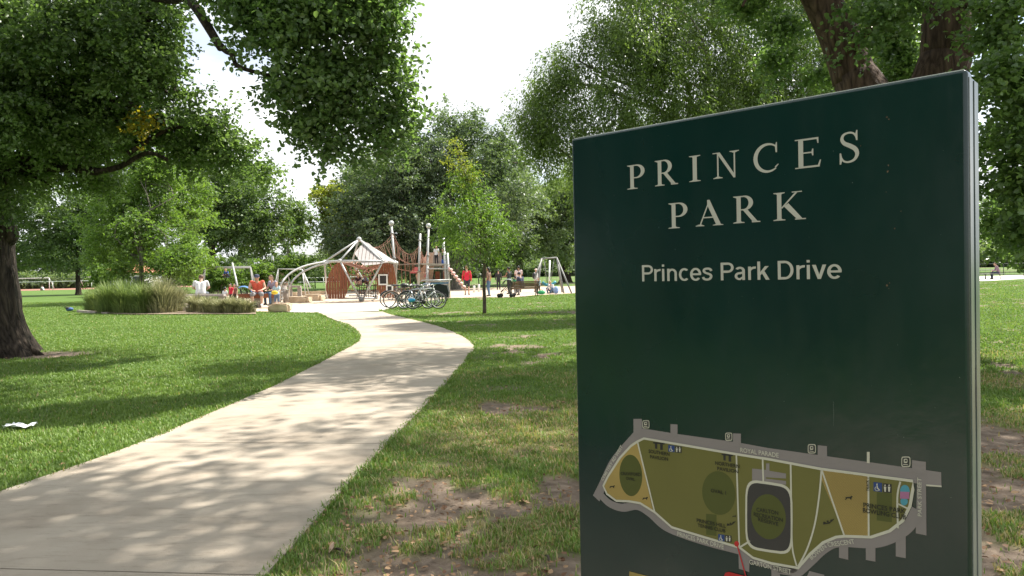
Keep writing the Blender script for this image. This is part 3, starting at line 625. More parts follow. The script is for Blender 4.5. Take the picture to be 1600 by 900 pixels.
# you-are-here line, red flag and the top of the legend key
oval(872, 724, 13, 15, 8, O[10], za, 16)
band(A((874, 728), (900, 820), (930, 930)), 2.0, 8, O[11], False)
rp = [(805, 892), (812, 880), (830, 876), (1010, 922), (1016, 935), (1016, 1010), (800, 965)]; poly(A(*rp), 8, O[10])
poly(A((290, 874), (400, 902), (400, 990), (290, 960)), 3, O[5])
mapo = mp_.build("map", MM, sign)
mt = MB()
def T(s, p0, p1, cap, mi=9, off=.0031, bold=.016):
    q = MB(); put_text(q, s, p0, p1, cap, off, mi, bold); q.build('map_label', MM, mapo)
T("SOUTHERN", za(397, 232), za(510, 250), 5.2); T("PAVILION", za(405, 262), za(502, 276), 5.0)
T("NORTHERN", za(757, 296), za(888, 316), 5.4); T("PAVILION", za(768, 326), za(882, 343), 5.2)
T("CRAWFORD", za(247, 352), za(354, 358), 4.6); T("OVAL", za(275, 378), za(322, 384), 4.4); T("OVAL 1", za(733, 444), za(815, 458), 5.2)
T("CARLTON", za(980, 548), za(1098, 568), 5.8); T("RECREATION", za(965, 573), za(1122, 606), 5.8); T("RESERVE", za(988, 600), za(1098, 628), 5.6)
T("PRINCES HILL", za(657, 606), za(815, 638), 5.4); T("TENNIS CLUB", za(662, 632), za(812, 664), 5.2)
T("PRINCES PARK", zb(520, 525), zb(748, 560), 6.8); T("BOWLING CLUB", zb(517, 553), zb(750, 592), 6.8)
T("ROYAL PARADE", za(893, 228), za(1100, 258), 6.8, 1, bold=.01); T("PRINCES PARK DRIVE", za(552, 680), za(803, 753), 6.6, 1, bold=.01)
T("GARTON STREET", za(942, 832), za(1168, 888), 6.8, 1, bold=.01); T("CEMETERY RD WEST", za(150, 385), za(258, 200), 4.6, 1, bold=.01)
T("BOWEN", zb(240, 810), zb(322, 742), 5.6, 1, bold=.01); T("CRESCENT", zb(330, 740), zb(474, 722), 6.6, 1, bold=.01)
def vtext(s, p0, p1, wpx):
    V, F = text_mesh(s, .01); H, _ = text_mesh("H", 0); a = SP(*p0); b = SP(*p1); Ln = np.linalg.norm(b - a); h = SP(p0[0] + wpx, p0[1])[0] - a[0]
    x = (V[:, 0] - V[:, 0].min()) / np.ptp(V[:, 0]) * Ln; y = V[:, 1] / H[:, 1].max() * h
    mt.add([SQ(a[0] - q, a[1] + p_, .0031) for p_, q in zip(x, y)], F, 1)
vtext("PARK STREET", zb(834, 576), zb(830, 368), 6)
V_, F_ = text_mesh("TRACK 1", .02); a_ = SP(*zb(550, 440)); L_ = SP(*zb(550, 368))[1] - a_[1]
mt.add([SQ(a_[0] - y * .006, a_[1] + x / V_[:, 0].max() * L_, .0031) for x, y in V_], F_, 9)
mt.build("map_label", MM, mapo)
# rust chips and small scuffs on the paint
RUST = mat("rust_chip", (.10, .055, .03), .9, two=(.17, .11, .07), scale=200); SCUF = mat("paint_scuff", (.16, .19, .18), .7)
rc = MB(); rs = random.Random(3)
def chip(u, v, r_, mi):
    a = SP(u, v); n = 9; flat(rc, [(a[0] + r_ * (.5 + rs.random()) * .8 * math.cos(t), a[1] + r_ * (.5 + rs.random()) * math.sin(t)) for t in np.linspace(0, 2 * math.pi, n, endpoint=False)], .0003, mi)
for u, v, r_ in ((1386, 183, .0016), (1389, 186, .0011), (1388, 258, .0013), (1387, 268, .0016), (1385, 300, .0008), (1386, 446, .0018), (1390, 442, .0012), (1389, 451, .0009), (1398, 357, .0013), (1345, 228, .0009), (1408, 330, .0007)): chip(u, v, r_, 0)
for k in range(70): chip(910 + rs.random() * 590, 170 + rs.random() * 620, .0003 + .0005 * rs.random() ** 3, 1)
for k in range(12): chip(1302 + rs.random() * .8, 628 + k * 3.2 + rs.random(), .0007 if k < 8 else .0005, 1)
rc.build("rust_chips", [RUST, SCUF], sign)
# ================================================================== TREES
BK_ELM = bark("bark_elm", (.008, .006, .005), (.085, .066, .050), 7, .14)
BK_RED = bark("bark_warm", (.022, .014, .010), (.125, .085, .062), 8, .05)
BK_GRY = bark("bark_grey", (.06, .055, .045), (.22, .20, .165), 4, .05)
LF_ELM = leafmat("leaf_elm", (.055, .10, .040), (.145, .21, .072), .44, .36, back=(1.8, 1.95, 1.0), spec=.6)
LF_OAK = leafmat("leaf_oak", (.055, .088, .055), (.13, .175, .10), .3, .45)
LF_LIGHT = leafmat("leaf_light", (.055, .11, .028), (.16, .235, .06), .4, .5)
LF_MID = leafmat("leaf_mid", (.05, .09, .04), (.13, .185, .07), .36, .5)
LF_WIL = leafmat("leaf_willow", (.065, .105, .038), (.17, .23, .085), .38, .45)
LF_GUM = leafmat("leaf_grey", (.07, .11, .06), (.17, .22, .11), .32, .5)
LF_GOLD = leafmat("leaf_gold", (.10, .14, .02), (.25, .25, .06), .4, .5)
LF_NEAR = leafmat("leaf_near", (.062, .115, .045), (.15, .225, .078), .44, .34, back=(1.8, 1.95, 1.0), spec=.6)

def leaf_arrays(c, size, g, droop=.3, aspect=.6, outward=None, hex_=False):
    n = len(c); t = g.normal(size=(n, 3)); t[:, 2] = t[:, 2] * .6 - droop
    if outward is not None: t += outward * .7
    t /= np.linalg.norm(t, axis=1)[:, None]
    up = g.normal(size=(n, 3)) * .75 + np.array([0, 0, 1.0]); s = np.cross(t, up); s /= np.linalg.norm(s, axis=1)[:, None] + 1e-9; nn = np.cross(s, t)
    Ls = (size * (.65 + .7 * g.random(n)))[:, None]; Wd = Ls * aspect
    if hex_:
        V = np.stack([c - t * Ls * .5, c - t * Ls * .22 + s * Wd * .46 + nn * Wd * .14, c + t * Ls * .20 + s * Wd * .40 + nn * Wd * .12, c + t * Ls * .5 - nn * Ls * .12,
                      c + t * Ls * .20 - s * Wd * .40 + nn * Wd * .12, c - t * Ls * .22 - s * Wd * .46 + nn * Wd * .14], 1)
        b = np.arange(n)[:, None] * 6; Q = np.stack([np.concatenate([b, b + 1, b + 2, b + 3], 1), np.concatenate([b, b + 3, b + 4, b + 5], 1)], 1).reshape(-1, 4)
        return V.reshape(-1, 3), Q, 2
    V = np.stack([c - t * Ls * .5, c + s * Wd * .5 + nn * Wd * .18 - t * Ls * .08, c + t * Ls * .5 - nn * Ls * .1, c - s * Wd * .5 + nn * Wd * .18 - t * Ls * .08], 1)
    b = np.arange(n)[:, None] * 4; return V.reshape(-1, 3), np.concatenate([b, b + 1, b + 2, b + 3], 1), 1
def crown(parent, blobs, n, size, m, seed, k=26, csd=.30, gap=.40, gscale=.9, droop=.3, aspect=.6, hex_=False, name="crown", shell=2.6, strand=False):
    """blobs: list of (centre, radii); leaves sit in twig clusters, thinned by noise so that light shows through"""
    g = np.random.default_rng(seed); C = np.array([b[0] for b in blobs], float); Rr = np.array([(b[1],) * 3 if np.isscalar(b[1]) else b[1] for b in blobs], float)
    vol = Rr.prod(1) ** .75; w = vol / vol.sum(); nc = int(n / k); cs = []; out = []
    tries = 0
    while sum(len(q) for q in cs) < nc and tries < 30:
        tries += 1; bi = g.choice(len(blobs), nc, p=w); d = g.normal(size=(nc, 3)); d /= np.linalg.norm(d, axis=1)[:, None]
        r = g.random(nc) ** (1 / shell); lump = 1 + .5 * (vnoise(d * 2.3 + bi[:, None] * 7.3, seed) - .5) * 2
        p = C[bi] + d * (r * lump)[:, None] * Rr[bi]
        ok = fbm(p / (Rr.mean() * gscale) * 1.6 + seed, seed + 5, 3) > gap
        cs.append(p[ok]); out.append(d[ok])
    cs = np.concatenate(cs)[:nc]; out = np.concatenate(out)[:nc]; nc = len(cs)
    off = g.normal(size=(nc, k, 3)) * csd
    if not strand:
        sd_ = out * .8 + g.normal(size=(nc, 3)) * .55 + [0, 0, -.25]; sd_ /= np.linalg.norm(sd_, axis=1)[:, None]; wd_ = np.cross(sd_, [0, 0, 1.0] + g.normal(size=(nc, 3)) * .3); wd_ /= np.linalg.norm(wd_, axis=1)[:, None] + 1e-9; nd_ = np.cross(sd_, wd_); a_ = g.random((nc, k)) * 2 - 1
        off = sd_[:, None] * (a_ * csd * 2.3)[:, :, None] + wd_[:, None] * (g.normal(size=(nc, k)) * csd * .75 * (1.15 - a_ * .5))[:, :, None] + nd_[:, None] * (g.normal(size=(nc, k)) * csd * .22)[:, :, None]; off[:, :, 2] -= (a_ ** 2) * csd * .5
    if strand: off[:, :, 2] = -np.abs(g.random((nc, k))) * csd * 4.5; off[:, :, :2] *= .55
    c = (cs[:, None] + off).reshape(-1, 3); ow = np.repeat(out, k, 0)
    V, Q, per = leaf_arrays(c, size, g, droop, aspect, ow, hex_)
    tint = np.repeat(g.random(nc), k) * .62 + g.random(len(c)) * .25 + np.clip(fbm(c * .5, seed + 9, 2) - .3, 0, .6) * .5
    o = npmesh(name, V, Q, m, parent, np.repeat(np.clip(tint, 0, 1), per), origin=np.array(parent.location))
    return o, cs
def limb(mb, a, b, ra, rb, g, bend=.12, seg=9, n=9, up=.1):
    a = np.array(a, float); b = np.array(b, float); Ln = np.linalg.norm(b - a); mid = [a]
    for t in (.33, .66): mid.append(a + (b - a) * t + g.normal(size=3) * Ln * bend * .5 + np.array([0, 0, up * Ln * math.sin(math.pi * t)]))
    mid.append(b); pts = spline(mid, n); t = np.linspace(0, 1, n); mb.tube(pts, ra + (rb - ra) * t ** .8, seg); return pts
def trunk_mesh(parent, base, top, r0, r1, m, seed, flare=1.6, blobs=(), limbs=10, twigs=(), lr=.32, seg=20, lean=None, extra=(), rough=.06, lstart=.45):
    g = np.random.default_rng(seed); mb = MB(); base = np.array(base, float); top = np.array(top, float)
    n = 26; ctrl = [base, base * .66 + top * .34 + (np.array(lean) if lean is not None else g.normal(size=3) * .02), base * .33 + top * .67 + g.normal(size=3) * .03, top]
    c = spline(ctrl, n); V = []; H = np.linalg.norm(top - base)
    for i in range(n):
        t = i / (n - 1); r = r0 + (r1 - r0) * t; hh = t * H; r *= 1 + (flare - 1) * math.exp(-hh / (r0 * 1.1))
        for k in range(seg):
            a = 2 * math.pi * k / seg; rr_ = r * (1 + rough * math.sin(3 * a + seed + t * 2) + rough * .8 * math.sin(7 * a + t * 3) + .22 * (flare - 1) * math.exp(-hh / (r0 * .8)) * math.sin(5 * a + seed) + g.normal() * rough * .25)
            z = c[i][2] if i else -.15
            V.append((c[i][0] + rr_ * math.cos(a), c[i][1] + rr_ * math.sin(a), z))
    mb.add(V, [(i * seg + k, i * seg + (k + 1) % seg, (i + 1) * seg + (k + 1) % seg, (i + 1) * seg + k) for i in range(n - 1) for k in range(seg)] + [tuple((n - 1) * seg + k for k in range(seg))], 0, True)
    for q in extra: limb(mb, q[0], q[1], q[2], q[3], g, q[4] if len(q) > 4 else .08, 12, 12)
    bl = list(blobs); g.shuffle(bl)
    for b in bl[:limbs]:
        t = lstart + (1 - lstart) * g.random(); s = c[min(int(t * n), n - 1)]; rs_ = (r0 + (r1 - r0) * t) * lr * 1.3
        pts_ = limb(mb, s, b[0], rs_, rs_ * .25, g, .22, 7, 8); rad = np.mean(b[1])
        for q in range(4):
            d = g.normal(size=3); d /= np.linalg.norm(d); limb(mb, pts_[4 + q % 4], np.array(b[0]) + d * rad * .55, rs_ * .3, .010, g, .12, 5, 6)
    return mb.build("trunk", m, parent)
def PB(u, v, y, rpx, ry=None, flat_=1.0):
    """clump measured at (u, v), set y metres away; rpx its radius"""
    r = rpx * PX(y); return (P(u, v, y), (r, ry or r, r * flat_))

# ---- the big elm at the left
eb = G(-30, 556); eb[2] = 0
elm = thing("elm_tree", "huge dark elm with a thick furrowed trunk at the left edge of the lawn", "tree", tuple(eb))
eb_top = P(-45, 60, eb[1])
EB = []
# low boughs that fill the upper left of the view
for u, v, y, r_ in ((-60, 60, 12, 150), (60, 40, 11.5, 120), (150, 70, 12.5, 110), (230, 30, 11.5, 85), (60, 190, 12.5, 105), (160, 200, 13, 100), (-40, 250, 13, 110), (60, 270, 14, 75),
                  (240, 130, 12, 80), (270, 200, 13, 70), (330, 205, 13, 58), (360, 245, 13.5, 50), (395, 275, 14, 36), (300, 240, 14, 48), (170, 270, 14.5, 55), (215, 60, 13, 80), (300, 150, 12.4, 42)): EB.append(PB(u, v, y, r_ * .9))
# right hand bough across the sky
EC = []
for u, v, y, r_ in ((420, 5, 9.2, 50), (470, 30, 9.0, 80), (550, 30, 9.2, 72), (450, 70, 9.0, 48), (500, 100, 9.2, 72), (560, 115, 9.4, 62), (520, 165, 9.4, 58), (580, 185, 9.6, 50), (560, 215, 9.6, 32), (498, 215, 9.5, 30), (470, 150, 9.3, 48), (612, 185, 9.7, 26), (345, -20, 9.5, 42), (590, 60, 9.2, 44), (615, 110, 9.4, 30), (628, 165, 9.6, 22), (600, 20, 9.2, 42), (540, 240, 9.6, 20), (610, 225, 9.7, 22), (480, 190, 9.4, 34), (395, 70, 9.1, 26), (515, 240, 9.5, 16), (640, 200, 9.8, 12), (420, -30, 9.4, 80), (530, -50, 9.4, 90)): EC.append(PB(u, v, y, r_ * .86))
# the rest of the crown, above the frame
ET = []
gg = np.random.default_rng(4)
for k in range(26):
    a = gg.random() * 6.28; r_ = 2 + 6.0 * gg.random() ** .6; ET.append((np.array([eb[0] + r_ * math.cos(a) + .8, eb[1] + r_ * math.sin(a) - 1, 8.8 + 5.0 * gg.random() * (1.15 - r_ / 9)]), 1.6 + .6 * gg.random()))
trunk_mesh(elm, eb, eb_top, .66, .44, BK_ELM, 3, 1.6, EB[:14] + ET[:14], 22, extra=[
    (eb + [.55, -.1, .22], G(70, 553) - [0, 0, .06], .17, .03, .05), (P(-40, 180, 14.6), P(150, 25, 12.6), .30, .12, .1), (P(130, 40, 12.8), P(240, -10, 11.0), .16, .10, .1), (P(240, -8, 11.0), P(345, 75, 9.3), .10, .05, .12), (P(240, -10, 11), P(420, 10, 9.2), .10, .04, .1), (P(345, 72, 9.3), P(368, 100, 9.1), .045, .025, .1), (P(368, 100, 9.1), P(470, 150, 9.3), .03, .015, .1), (P(420, 10, 9.2), P(560, 100, 9.4), .05, .015, .15), (P(420, 10, 9.2), P(560, 20, 9.3), .05, .015, .12),
    (P(-10, 300, 14.4), P(150, 268, 12.8), .13, .07, .06), (P(150, 268, 12.8), P(262, 250, 12.6), .06, .03, .12), (P(200, 240, 12.7), P(330, 195, 12.8), .05, .02, .12), (P(-30, 200, 14.6), P(-120, -80, 14), .32, .2, .1)], rough=.05)
knob = MB(); knob.ell(P(2, 365, 14.3), (.30, .28, .30)); knob.ell(P(-2, 345, 14.4), (.24, .25, .30)); knob.build("burl", BK_ELM, elm)
def lobes(bl, g, q=4, s=.56):
    out = [(c, tuple(np.array(r) * .62)) for c, r in bl]
    for c, r in bl:
        for _ in range(q): d = g.normal(size=3); d /= np.linalg.norm(d); out.append((c + d * np.array(r) * (.55 + .25 * g.random()), tuple(np.array(r) * s * (.6 + .5 * g.random()))))
    return out
EB = lobes(EB, gg); EC = lobes(EC, gg, 4, .52)
crown(elm, EB, 92000, .068, LF_ELM, 11, k=60, csd=.18, gap=.52, hex_=True, aspect=.72, gscale=.6)
crown(elm, EC, 36000, .066, LF_NEAR, 12, k=44, csd=.16, gap=.56, hex_=True, aspect=.75, gscale=.62, name="hanging_bough")
crown(elm, ET, 60000, .12, LF_ELM, 13, k=50, csd=.34, gap=.47, name="upper_crown")
LF_YEL = leafmat("leaf_yellow", (.22, .19, .03), (.38, .30, .05), .4, .5)
crown(elm, [PB(226, 188, 12.3, 16), PB(215, 200, 12.3, 10)], 260, .08, LF_YEL, 14, k=10, csd=.1, gap=.1, hex_=True, name="yellow_leaves")

# ---- two stemmed elm behind the sign
rb_ = np.array([P(1412, 400, 11.2)[0], 11.2, 0.0])
rel = thing("elm_tree", "reddish barked elm with two leaning stems rising behind the top of the green sign", "tree", tuple(rb_))
f0 = rb_ + np.array([0, 0, 2.3])
RB_ = [PB(u, v, y, r_) for u, v, y, r_ in ((1565, 40, 9.5, 50), (1600, 130, 9.0, 66), (1650, 240, 9.0, 80), (1590, 290, 9.6, 54), (1556, 225, 10, 34), (1650, 350, 9.5, 70), (1575, 350, 11, 38), (1395, 50, 13.4, 40), (1170, 5, 12.4, 34), (1228, 45, 12.8, 30), (1410, 110, 13.4, 26), (1330, -110, 10.5, 50), (1560, 130, 11.5, 34), (1385, 22, 10.2, 30), (1430, -10, 10.2, 26), (1300, 50, 10.8, 16), (1530, 20, 10.4, 20), (1340, 20, 10.6, 17), (1345, 70, 10.4, 13), (1215, 90, 13.5, 24), (1060, -40, 11.5, 36), (1290, 120, 13.5, 22), (1540, 60, 12, 26))]
RT_ = []
for k in range(24):
    a = gg.random() * 6.28; r_ = 1.2 + 4.8 * gg.random() ** .6; RT_.append((np.array([rb_[0] - .7 + r_ * math.cos(a), rb_[1] - 2.2 + r_ * math.sin(a), 8.0 + 5.0 * gg.random() * (1.15 - r_ / 9)]), 1.5 + .5 * gg.random()))
for k in range(13): RT_.append((np.array([2.6 + 5.5 * gg.random(), 12.5 + 5.0 * gg.random(), 10.2 + 1.6 * gg.random()]), 1.25 + .45 * gg.random()))  # unseen clumps added above the view to dapple the path with shade
trunk_mesh(rel, rb_, f0, .62, .50, BK_RED, 8, 1.4, RT_[:10], 0, extra=[(f0 - [0, 0, .5], P(1478, 90, 11.2), .46, .36, .02), (P(1478, 92, 11.2), P(1492, -160, 11.0), .36, .27, .02), (P(1492, -158, 11.0), P(1440, -420, 10.5), .27, .16, .05),
    (f0 - [0, 0, .3], P(1335, 120, 11.6), .40, .33, .03), (P(1335, 122, 11.6), P(1262, -40, 11.6), .33, .25, .03), (P(1262, -38, 11.6), P(1120, -260, 11), .24, .12, .06), (P(1310, 60, 11.6), P(1400, -60, 11.2), .12, .06, .06), (P(1310, 100, 11.5), P(1385, 20, 10.8), .09, .04, .06), (P(1520, 130, 11), P(1600, 110, 9.6), .05, .03, .1), (P(1490, -20, 11.1), P(1640, 120, 9.4), .10, .03, .12), (P(1490, -150, 11), P(1700, -100, 9), .14, .05, .1), (P(1262, -40, 11.6), P(1160, 10, 10.8), .05, .02, .1)])
crown(rel, RB_, 36000, .070, LF_NEAR, 21, k=36, csd=.16, gap=.52, hex_=True, aspect=.85, name="low_foliage")
crown(rel, RT_, 66000, .14, LF_ELM, 22, k=70, csd=.36, gscale=1.25, gap=.56, name="crown")

# ---- fine leaved drooping tree beyond the sign
wb = np.array([P(1150, 400, 24)[0], 24.0, 0.0])
wil = thing("drooping_tree", "tall fine leaved pale green tree with drooping twigs above the left end of the sign", "tree", tuple(wb))
WB = [PB(u, v, y, r_) for u, v, y, r_ in ((905, 95, 22, 48), (945, 60, 22, 60), (845, 150, 22.5, 46), (885, 185, 22, 54), (830, 190, 22.5, 34), (865, 110, 22.5, 34), (930, 250, 22, 40), (840, 205, 22.5, 34), (1010, 50, 21, 72), (1040, 120, 21, 75), (960, 150, 21, 60), (1110, 60, 22, 75), (1140, 140, 22, 75), (1210, 60, 23, 72), (1230, 140, 23, 70), (1080, 190, 22, 60), (1000, 200, 22, 50), (1300, 100, 24, 70), (1000, -20, 22, 80), (1120, -50, 23, 100), (1240, -40, 24, 90), (870, 240, 22.5, 34), (1400, 90, 25, 80), (1350, 0, 25, 90), (1050, -120, 24, 60))]
WB += [(np.array([wb[0] + x, 24 + y, z]), 1.7) for x, y, z in ((-2, 3, 6), (1, 4, 7), (4, 3, 6), (-4, 2, 5), (3, 1, 3.6), (0, 2, 3.8), (5, -1, 5))]
trunk_mesh(wil, wb, wb + [0.4, .3, 7.0], .34, .2, BK_GRY, 5, 1.4, WB, 20, lr=.30, lstart=.22)
crown(wil, WB, 330000, .10, LF_WIL, 31, k=30, csd=.17, gap=.39, droop=1.1, aspect=.36, strand=True)

# ---- generic trees
def tree(label, x, y, H, Rd, cb, r0, lf, bk, n, size, seed, group=None, name="tree", cat="tree", top=1.0, gap=.42, hshape=.5, dx=0, nb=18, csd=None, droop=.35, aspect=.6, k=22, limbs=9, sc=.34, exact=None):
    g = np.random.default_rng(seed); t = thing(name, label, cat, (x, y, 0), group=group); bl = exact or []
    if not exact:
        cz = cb + (H - cb) * hshape; hz = (H - cb) / 2
        for q in range(nb):
            d = g.normal(size=3); d /= np.linalg.norm(d); rr_ = (.35 + .45 * g.random()) * (1 if q > 2 else .3)
            rb2 = Rd * sc * (.75 + .5 * g.random()); z = cb + hz + d[2] * rr_ * hz * 1.25; z = min(max(z, cb + rb2 * .6), H - rb2 * .7)
            wx = math.sqrt(max(.12, 1 - ((z - cb) / (H - cb) * 2 - 2 * hshape) ** 2 * .8)) 
            bl.append((np.array([x + dx + d[0] * rr_ * Rd * 1.15 * wx, y + d[1] * rr_ * Rd * 1.15 * wx, z]), (rb2, rb2, rb2 * .85)))
    trunk_mesh(t, (x, y, 0), (x + dx * .5, y, cb + (H - cb) * .5), r0, r0 * .45, bk, seed, 1.5, bl, limbs, seg=10, lr=.4)
    crown(t, bl, n, size, lf, seed + 1, k=k * 2, csd=csd or Rd * .055, gap=gap, droop=droop, aspect=aspect)
    return t
def gx_(u, v=None, y=None): return P(u, 425, y)[0]

# big dark oak behind the playground
ox = gx_(640, y=66)
OB = [PB(u, v, y, r_) for u, v, y, r_ in ((560, 330, 64, 62), (520, 370, 64, 30), (620, 290, 63, 75), (600, 360, 62, 60), (680, 370, 62, 65), (700, 250, 64, 70), (655, 225, 65, 40), (710, 205, 66, 36), (760, 230, 66, 48), (770, 300, 64, 70), (560, 265, 66, 35), (745, 195, 66, 20), (790, 225, 66, 25), (820, 255, 66, 18), (640, 400, 63, 40), (540, 395, 64, 25), (740, 370, 64, 40), (625, 220, 66, 22), (690, 185, 66, 14), (800, 340, 64, 35))]
OB += [(b[0] + np.array([0, 7, -.5]), b[1]) for b in OB[::2]]
tree("broad dark green evergreen oak towering behind the climbing masts of the playground", gx_(706, y=64), 64, 16, 9, 3, .62, LF_OAK, BK_GRY, 130000, .24, 40, exact=OB, csd=.42, gap=.44, name="oak_tree", limbs=14)
# pale gold topped tree at its left shoulder
tree("yellow green tree showing behind the left shoulder of the dark oak", gx_(535, y=80), 80, 13.2, 5.2, 2, .3, LF_GOLD, BK_GRY, 26000, .30, 46, nb=14)
# second oak toward the right, with a low dark crown
OB2 = [PB(u, v, y, r_) for u, v, y, r_ in ((790, 280, 78, 40), (830, 330, 76, 42), (860, 370, 76, 32), (800, 380, 74, 36), (850, 300, 80, 22), (880, 330, 78, 34), (760, 395, 74, 24), (880, 395, 78, 22), (905, 300, 78, 34))]
OB2 += [(b[0] + np.array([1, 6, 0]), b[1]) for b in OB2[::2]]
tree("grey green spreading tree behind the small swing at the right of the playground", gx_(812, y=76), 76, 11, 6, 2, .4, LF_GUM, BK_ELM, 56000, .26, 48, exact=OB2, csd=.4, gap=.46)
OB3 = [PB(u, v, y, r_) for u, v, y, r_ in ((880, 300, 88, 26), (900, 340, 88, 34), (870, 385, 88, 26), (930, 370, 88, 40), (960, 320, 90, 40), (990, 370, 90, 40))]
tree("dark trunked tree beside the right edge of the swing frame, close to the sign's edge", gx_(884, y=88), 88, 11, 6, 2, .62, LF_GUM, BK_ELM, 30000, .3, 49, exact=OB3, csd=.45)

# young tree on the lawn
yb = G(757, 490); yb[2] = 0
yt = thing("young_tree", "slender young tree with a gold tipped crown standing alone on the lawn beside the bicycles", "tree", tuple(yb))
YB = [PB(u, v, y, r_) for u, v, y, r_ in ((706, 222, 25.2, 9), (716, 236, 25, 10), (705, 255, 25, 12), (722, 262, 25, 10), (730, 275, 25.1, 20), (715, 300, 24.8, 24), (745, 310, 25.1, 26), (770, 330, 25.2, 26), (735, 340, 24.6, 34), (700, 345, 25.2, 24), (785, 350, 25, 26), (760, 370, 24.8, 36), (715, 375, 25.4, 30), (800, 372, 25.2, 18), (740, 395, 25, 22), (780, 392, 25, 18), (700, 330, 25.5, 16), (692, 362, 24.8, 14), (757, 290, 25.3, 12))]
ytop = P(712, 235, 25.1)
mbt = MB(); g5 = np.random.default_rng(5)
mbt.tube(spline([yb - [0, 0, .1], P(757, 470, 25.1), P(756, 430, 25.1), P(759, 395, 25.1), P(755, 350, 25.1), ytop], 20), np.linspace(.068, .012, 20), 9)
mbt.tube(spline([P(756, 412, 25.1), P(742, 408, 25.0), P(732, 398, 25.0), P(722, 385, 25.0)], 8), np.linspace(.03, .01, 8), 6)
for b in YB: limb(mbt, P(757 - (b[0][2] > 4) * 6, 400 - 60 * g5.random(), 25.1), b[0], .022, .006, g5, .12, 5, 6)
mbt.build("trunk", bark("bark_young", (.05, .04, .03), (.14, .11, .08), 12, .02), yt)
crown(yt, YB[4:], 7000, .125, LF_LIGHT, 51, k=22, csd=.17, gap=.46, droop=.75, aspect=.30)
crown(yt, YB[:5], 800, .12, LF_GOLD, 52, k=10, csd=.12, gap=.3, droop=.5, aspect=.30, name="gold_tip")

# mid distance trees on the left
LBX = [PB(u, v, y, r_) for u, v, y, r_ in ((225, 250, 46, 34), (200, 280, 46, 38), (250, 285, 46, 40), (180, 340, 46, 42), (260, 330, 46, 42), (220, 370, 45, 48), (215, 320, 46, 36), (290, 375, 46, 40), (165, 395, 45, 40), (280, 410, 44, 34), (230, 260, 47, 36), (145, 360, 46, 36), (180, 290, 47, 40), (305, 400, 45, 24), (250, 420, 44, 26), (190, 420, 44, 22))]
LBX += [(b[0] + np.array([0, 3.4, 0]), b[1]) for b in LBX[::2]]
tree("light green maple with low spreading branches behind the tall grass bed", gx_(222, y=45), 45, 9, 4, 2, .17, LF_LIGHT, BK_GRY, 62000, .16, 60, exact=LBX, csd=.27, gap=.47, name="maple_tree", limbs=16)
LB2 = [PB(u, v, y, r_) for u, v, y, r_ in ((340, 270, 68, 42), (380, 310, 67, 46), (330, 330, 67, 46), (410, 350, 66, 36), (360, 370, 66, 36), (310, 290, 68, 36), (430, 325, 67, 26), (300, 350, 68, 30), (445, 360, 67, 14), (400, 380, 66, 22))]
LB2 += [(b[0] + np.array([0, 6, 0]), b[1]) for b in LB2[::2]]
tree("rounded leafy tree with dark bare limbs behind the left swing frame", gx_(332, y=67), 67, 12, 6, 3, .45, LF_MID, BK_ELM, 52000, .24, 62, exact=LB2, csd=.4, gap=.46, limbs=12)
LB3 = [PB(u, v, y, r_) for u, v, y, r_ in ((90, 330, 76, 50), (50, 360, 76, 46), (130, 370, 76, 44), (90, 400, 76, 36), (160, 340, 77, 36), (30, 300, 77, 40), (140, 300, 77, 40), (60, 290, 77, 36), (20, 395, 76, 26), (180, 400, 76, 22))]
LB3 += [(b[0] + np.array([0, 5, 0]), b[1]) for b in LB3[::2]]
tree("leafy tree on the far lawn whose straight dark trunk stands clear of the grass bed", gx_(122, y=77), 77, 11, 6, 2.2, .27, LF_MID, BK_ELM, 52000, .25, 64, exact=LB3, csd=.42, gap=.46, limbs=12)
# wispy tree against the gap of sky
tree("thin wispy gum showing against the gap of white sky left of the playground", gx_(452, y=110), 110, 11.5, 3.2, 4.5, .2, LF_GUM, BK_GRY, 3600, .34, 66, nb=9, gap=.5)
# bushes and small trees near the playground
for i, (u, y, H, Rd, lf, lb) in enumerate(((385, 60, 2.9, 2.2, LF_LIGHT, "bright green bush just behind the left swing frame"), (345, 62, 3.4, 1.8, LF_LIGHT, "tall light green bush behind the white shirted person"), (455, 74, 4.2, 2.4, LF_LIGHT, "fresh green round bush behind the curved climbing arches"),
     (492, 86, 5.0, 3.0, LF_GUM, "soft grey green bush behind the peak of the playground arches"), (160, 66, 3.0, 1.9, LF_LIGHT, "low light bush beside the straight dark trunk"), (412, 62, 3.1, 1.3, LF_MID, "dark leafy bush left of the light pole"), (620, 95, 4.5, 3.2, LF_GUM, "pale bush seen through the gap under the rope net"))):
    tree(lb, gx_(u, y=y), y, H, Rd, .15, .07, lf, BK_GRY, 6500, .17, 70 + i, name="bush", cat="bush", nb=9, sc=.5, csd=.16, limbs=5, gap=.3)
# far tree line: three kinds, copied
protos = []
for i, (lf, H, Rd) in enumerate(((LF_MID, 11, 6), (LF_GUM, 9, 5.5), (LF_OAK, 12, 5.5), (LF_GUM, 4.5, 6))):
    protos.append(tree("distant tree in the line of trees beyond the playing fields", 0, 0, H, Rd, (.6, .6, .6, -.6)[i], (.35, .35, .35, .1)[i], lf, BK_ELM, 9000, .5, 90 + i, group="distant trees beyond the playing fields", name="distant_tree" if i < 3 else "distant_shrub", nb=16, csd=.5, k=18, limbs=5, gap=.33))
gf = np.random.default_rng(17); first = [True] * 4; spots = []
def dist(u, y, s, kind): spots.append((u, y, s, kind))
for u in range(-60, 520, 30): dist(u + gf.normal() * 8, 175 + 25 * gf.random(), (.95 if u < 330 else .7) + .3 * gf.random(), int(gf.integers(3)))
for u in range(540, 1120, 36): dist(u + gf.normal() * 8, 200 + 60 * gf.random(), .95 + .35 * gf.random(), int(gf.integers(3)))
